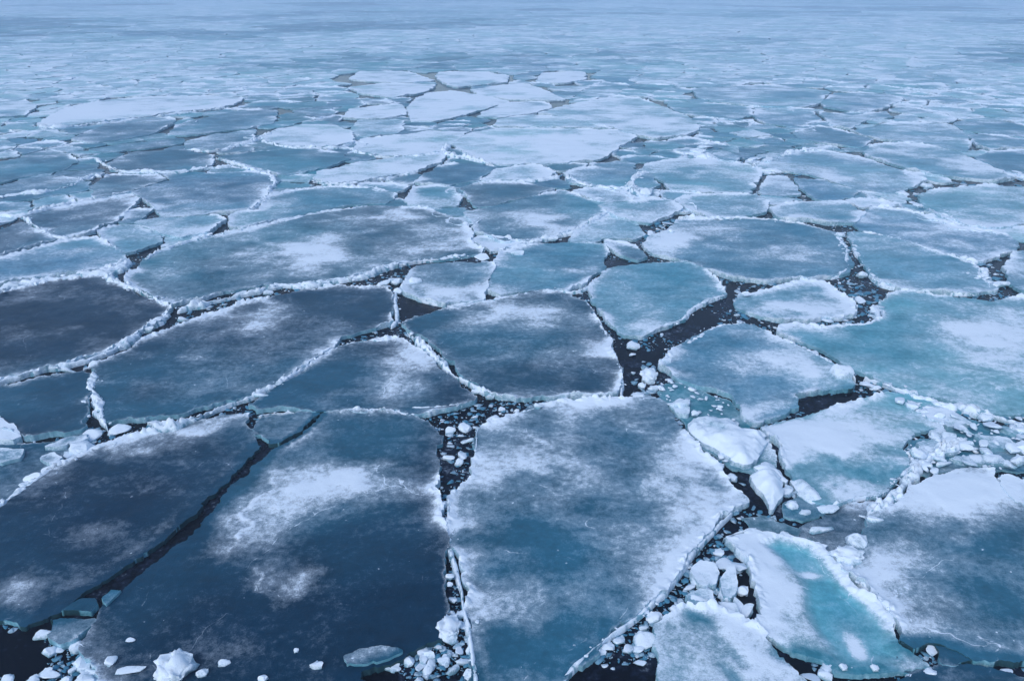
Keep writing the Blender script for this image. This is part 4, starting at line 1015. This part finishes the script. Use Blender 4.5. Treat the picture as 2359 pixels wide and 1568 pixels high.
for p, g, fr, cl in zip(pp, gw, free, clear):
    if not fr: continue
    if cl < 0.36 + 0.12 * random.random(): continue
    if min(near(g[None], Q)[0] for _, Q in NORIM_W[:1]) < 0.45: continue
    if any(((p[0] - a) / c) ** 2 + ((p[1] - b) / e) ** 2 < 1 for a, b, c, e in CLEAR): continue
    r = 0.022 + 0.13 * random.random() ** 4.0
    loose.append((g[0], g[1], r, 0.0, None))
for (C, wid), (lab, w, h, pts) in zip(RIDGE_C, RIDGES):
    L = len(C) * np.hypot(*(C[1] - C[0]))
    for _ in range(int(L * 5)):
        k = random.randrange(len(C))
        a = random.uniform(0, 6.28); rr = w * random.uniform(0.0, 0.8)
        r = w * random.uniform(0.08, 0.30) * (0.6 + random.random() ** 3)
        loose.append((C[k][0] + math.cos(a) * rr, C[k][1] + math.sin(a) * rr, r, 0.08 + h * 0.4 * max(0, 1 - rr / w), lab))
# the largest in the picture are things of their own
HAND_R = [resample(O, 0.4) for O in HAND[:len(FLOES)]]
def pxsize(t): return t[2] / pix_m(t[0], t[1])
loose.sort(key=pxsize, reverse=True)
N_CH = 170
for (x, y, r, z, lab) in loose[:N_CH]:
    o = bpy.data.objects.new("ice_chunk", PROTO[random.choice((2, 3, 5, 6, 6, 1)) if lab else random.randrange(8)])
    COL.objects.link(o)
    o.location = (x, y, z + 0.02 + 0.1 * r); o.scale = (r, r * random.uniform(.8, 1.2), r * random.uniform(.4, .9))
    tl = 0.7 if lab else 0.3
    o.rotation_euler = (random.uniform(-tl, tl), random.uniform(-tl, tl), random.uniform(0, 6.28))
    if lab: t = "small block on the " + tidy(lab.split(',')[0].split()[:12]); g = "blocks on the " + lab
    else:
        j = int(np.argmin([np.hypot(*(Q - (x, y)).T).min() for Q in HAND_R]))
        t = "loose chunk afloat beside the " + tidy(FLOES[j][0].split(',')[0].split()[:11]); g = "loose chunks beside the " + FLOES[j][0]
    tag(o, t, "ice chunk", g)
small = [chunk_mesh("brash", 1, random.uniform(.6, .95), random.uniform(.3, .6), 30 + k, 1, 10) for k in range(5)]
SM = []
for me in small:
    n = len(me.vertices); co = np.empty(n * 3, np.float32); me.vertices.foreach_get('co', co)
    f = np.array([p.vertices[:] for p in me.polygons if len(p.vertices) == 3], np.int64)
    SM.append((co.reshape(-1, 3).astype(float), f))
bV, bF, bS, nb = [], [], [], 0
for (x, y, r, z, lab) in loose[N_CH:]:
    co, f = random.choice(SM)
    a = random.uniform(0, 6.28); ca, sa = math.cos(a), math.sin(a)
    q = co * r * np.array((1, random.uniform(.7, 1.2), random.uniform(.6, 1.1)))
    v = np.column_stack([q[:, 0] * ca - q[:, 1] * sa + x, q[:, 0] * sa + q[:, 1] * ca + y, q[:, 2] + z + 0.005])
    bV.append(v); bF.append(f + nb); nb += len(v)
    bS.append(np.full(len(v), random.uniform(-0.1, 0.85) if z == 0 else 0.95))
bo = mesh_obj("brash_ice", np.vstack(bV), np.vstack(bF), ICE, None, np.concatenate(bS), np.tile(tone_rgb(.55, .05), (nb, 1)))
bo['kind'] = 'stuff'; tag(bo, "fine brash ice strewn in the leads and over the rubble ridges", "brash ice")
for me in small: bpy.data.meshes.remove(me)

# ------------------------------------------------------------------ haze
hm = bpy.data.materials.new("sea_mist"); hm.use_nodes = True
hn = hm.node_tree.nodes; hn.clear()
out = hn.new('ShaderNodeOutputMaterial'); pv = hn.new('ShaderNodeVolumePrincipled')
pv.inputs['Color'].default_value = (0.54, 0.71, 0.92, 1)
pv.inputs['Density'].default_value = 0.0024
hm.node_tree.links.new(pv.outputs[0], out.inputs['Volume'])
X, Y0, Y1, Z0, Z1 = 9500, -3500, 9500, -1.2, 11.0
hv = [(-X, Y0, Z0), (X, Y0, Z0), (X, Y1, Z0), (-X, Y1, Z0), (-X, Y0, Z1), (X, Y0, Z1), (X, Y1, Z1), (-X, Y1, Z1)]
hf = [(3, 2, 1, 0), (4, 5, 6, 7), (0, 1, 5, 4), (1, 2, 6, 5), (2, 3, 7, 6), (3, 0, 4, 7)]
hz = mesh_obj("haze", hv, hf, hm, smooth=False)
hz['kind'] = 'stuff'; tag(hz, "pale sea mist lying over the far ice", "haze")
print("floes", len(FLOES), "fill", len(fill), "loose", len(loose), "verts", sum(len(o.data.vertices) for o in COL.objects if o.type == 'MESH'))
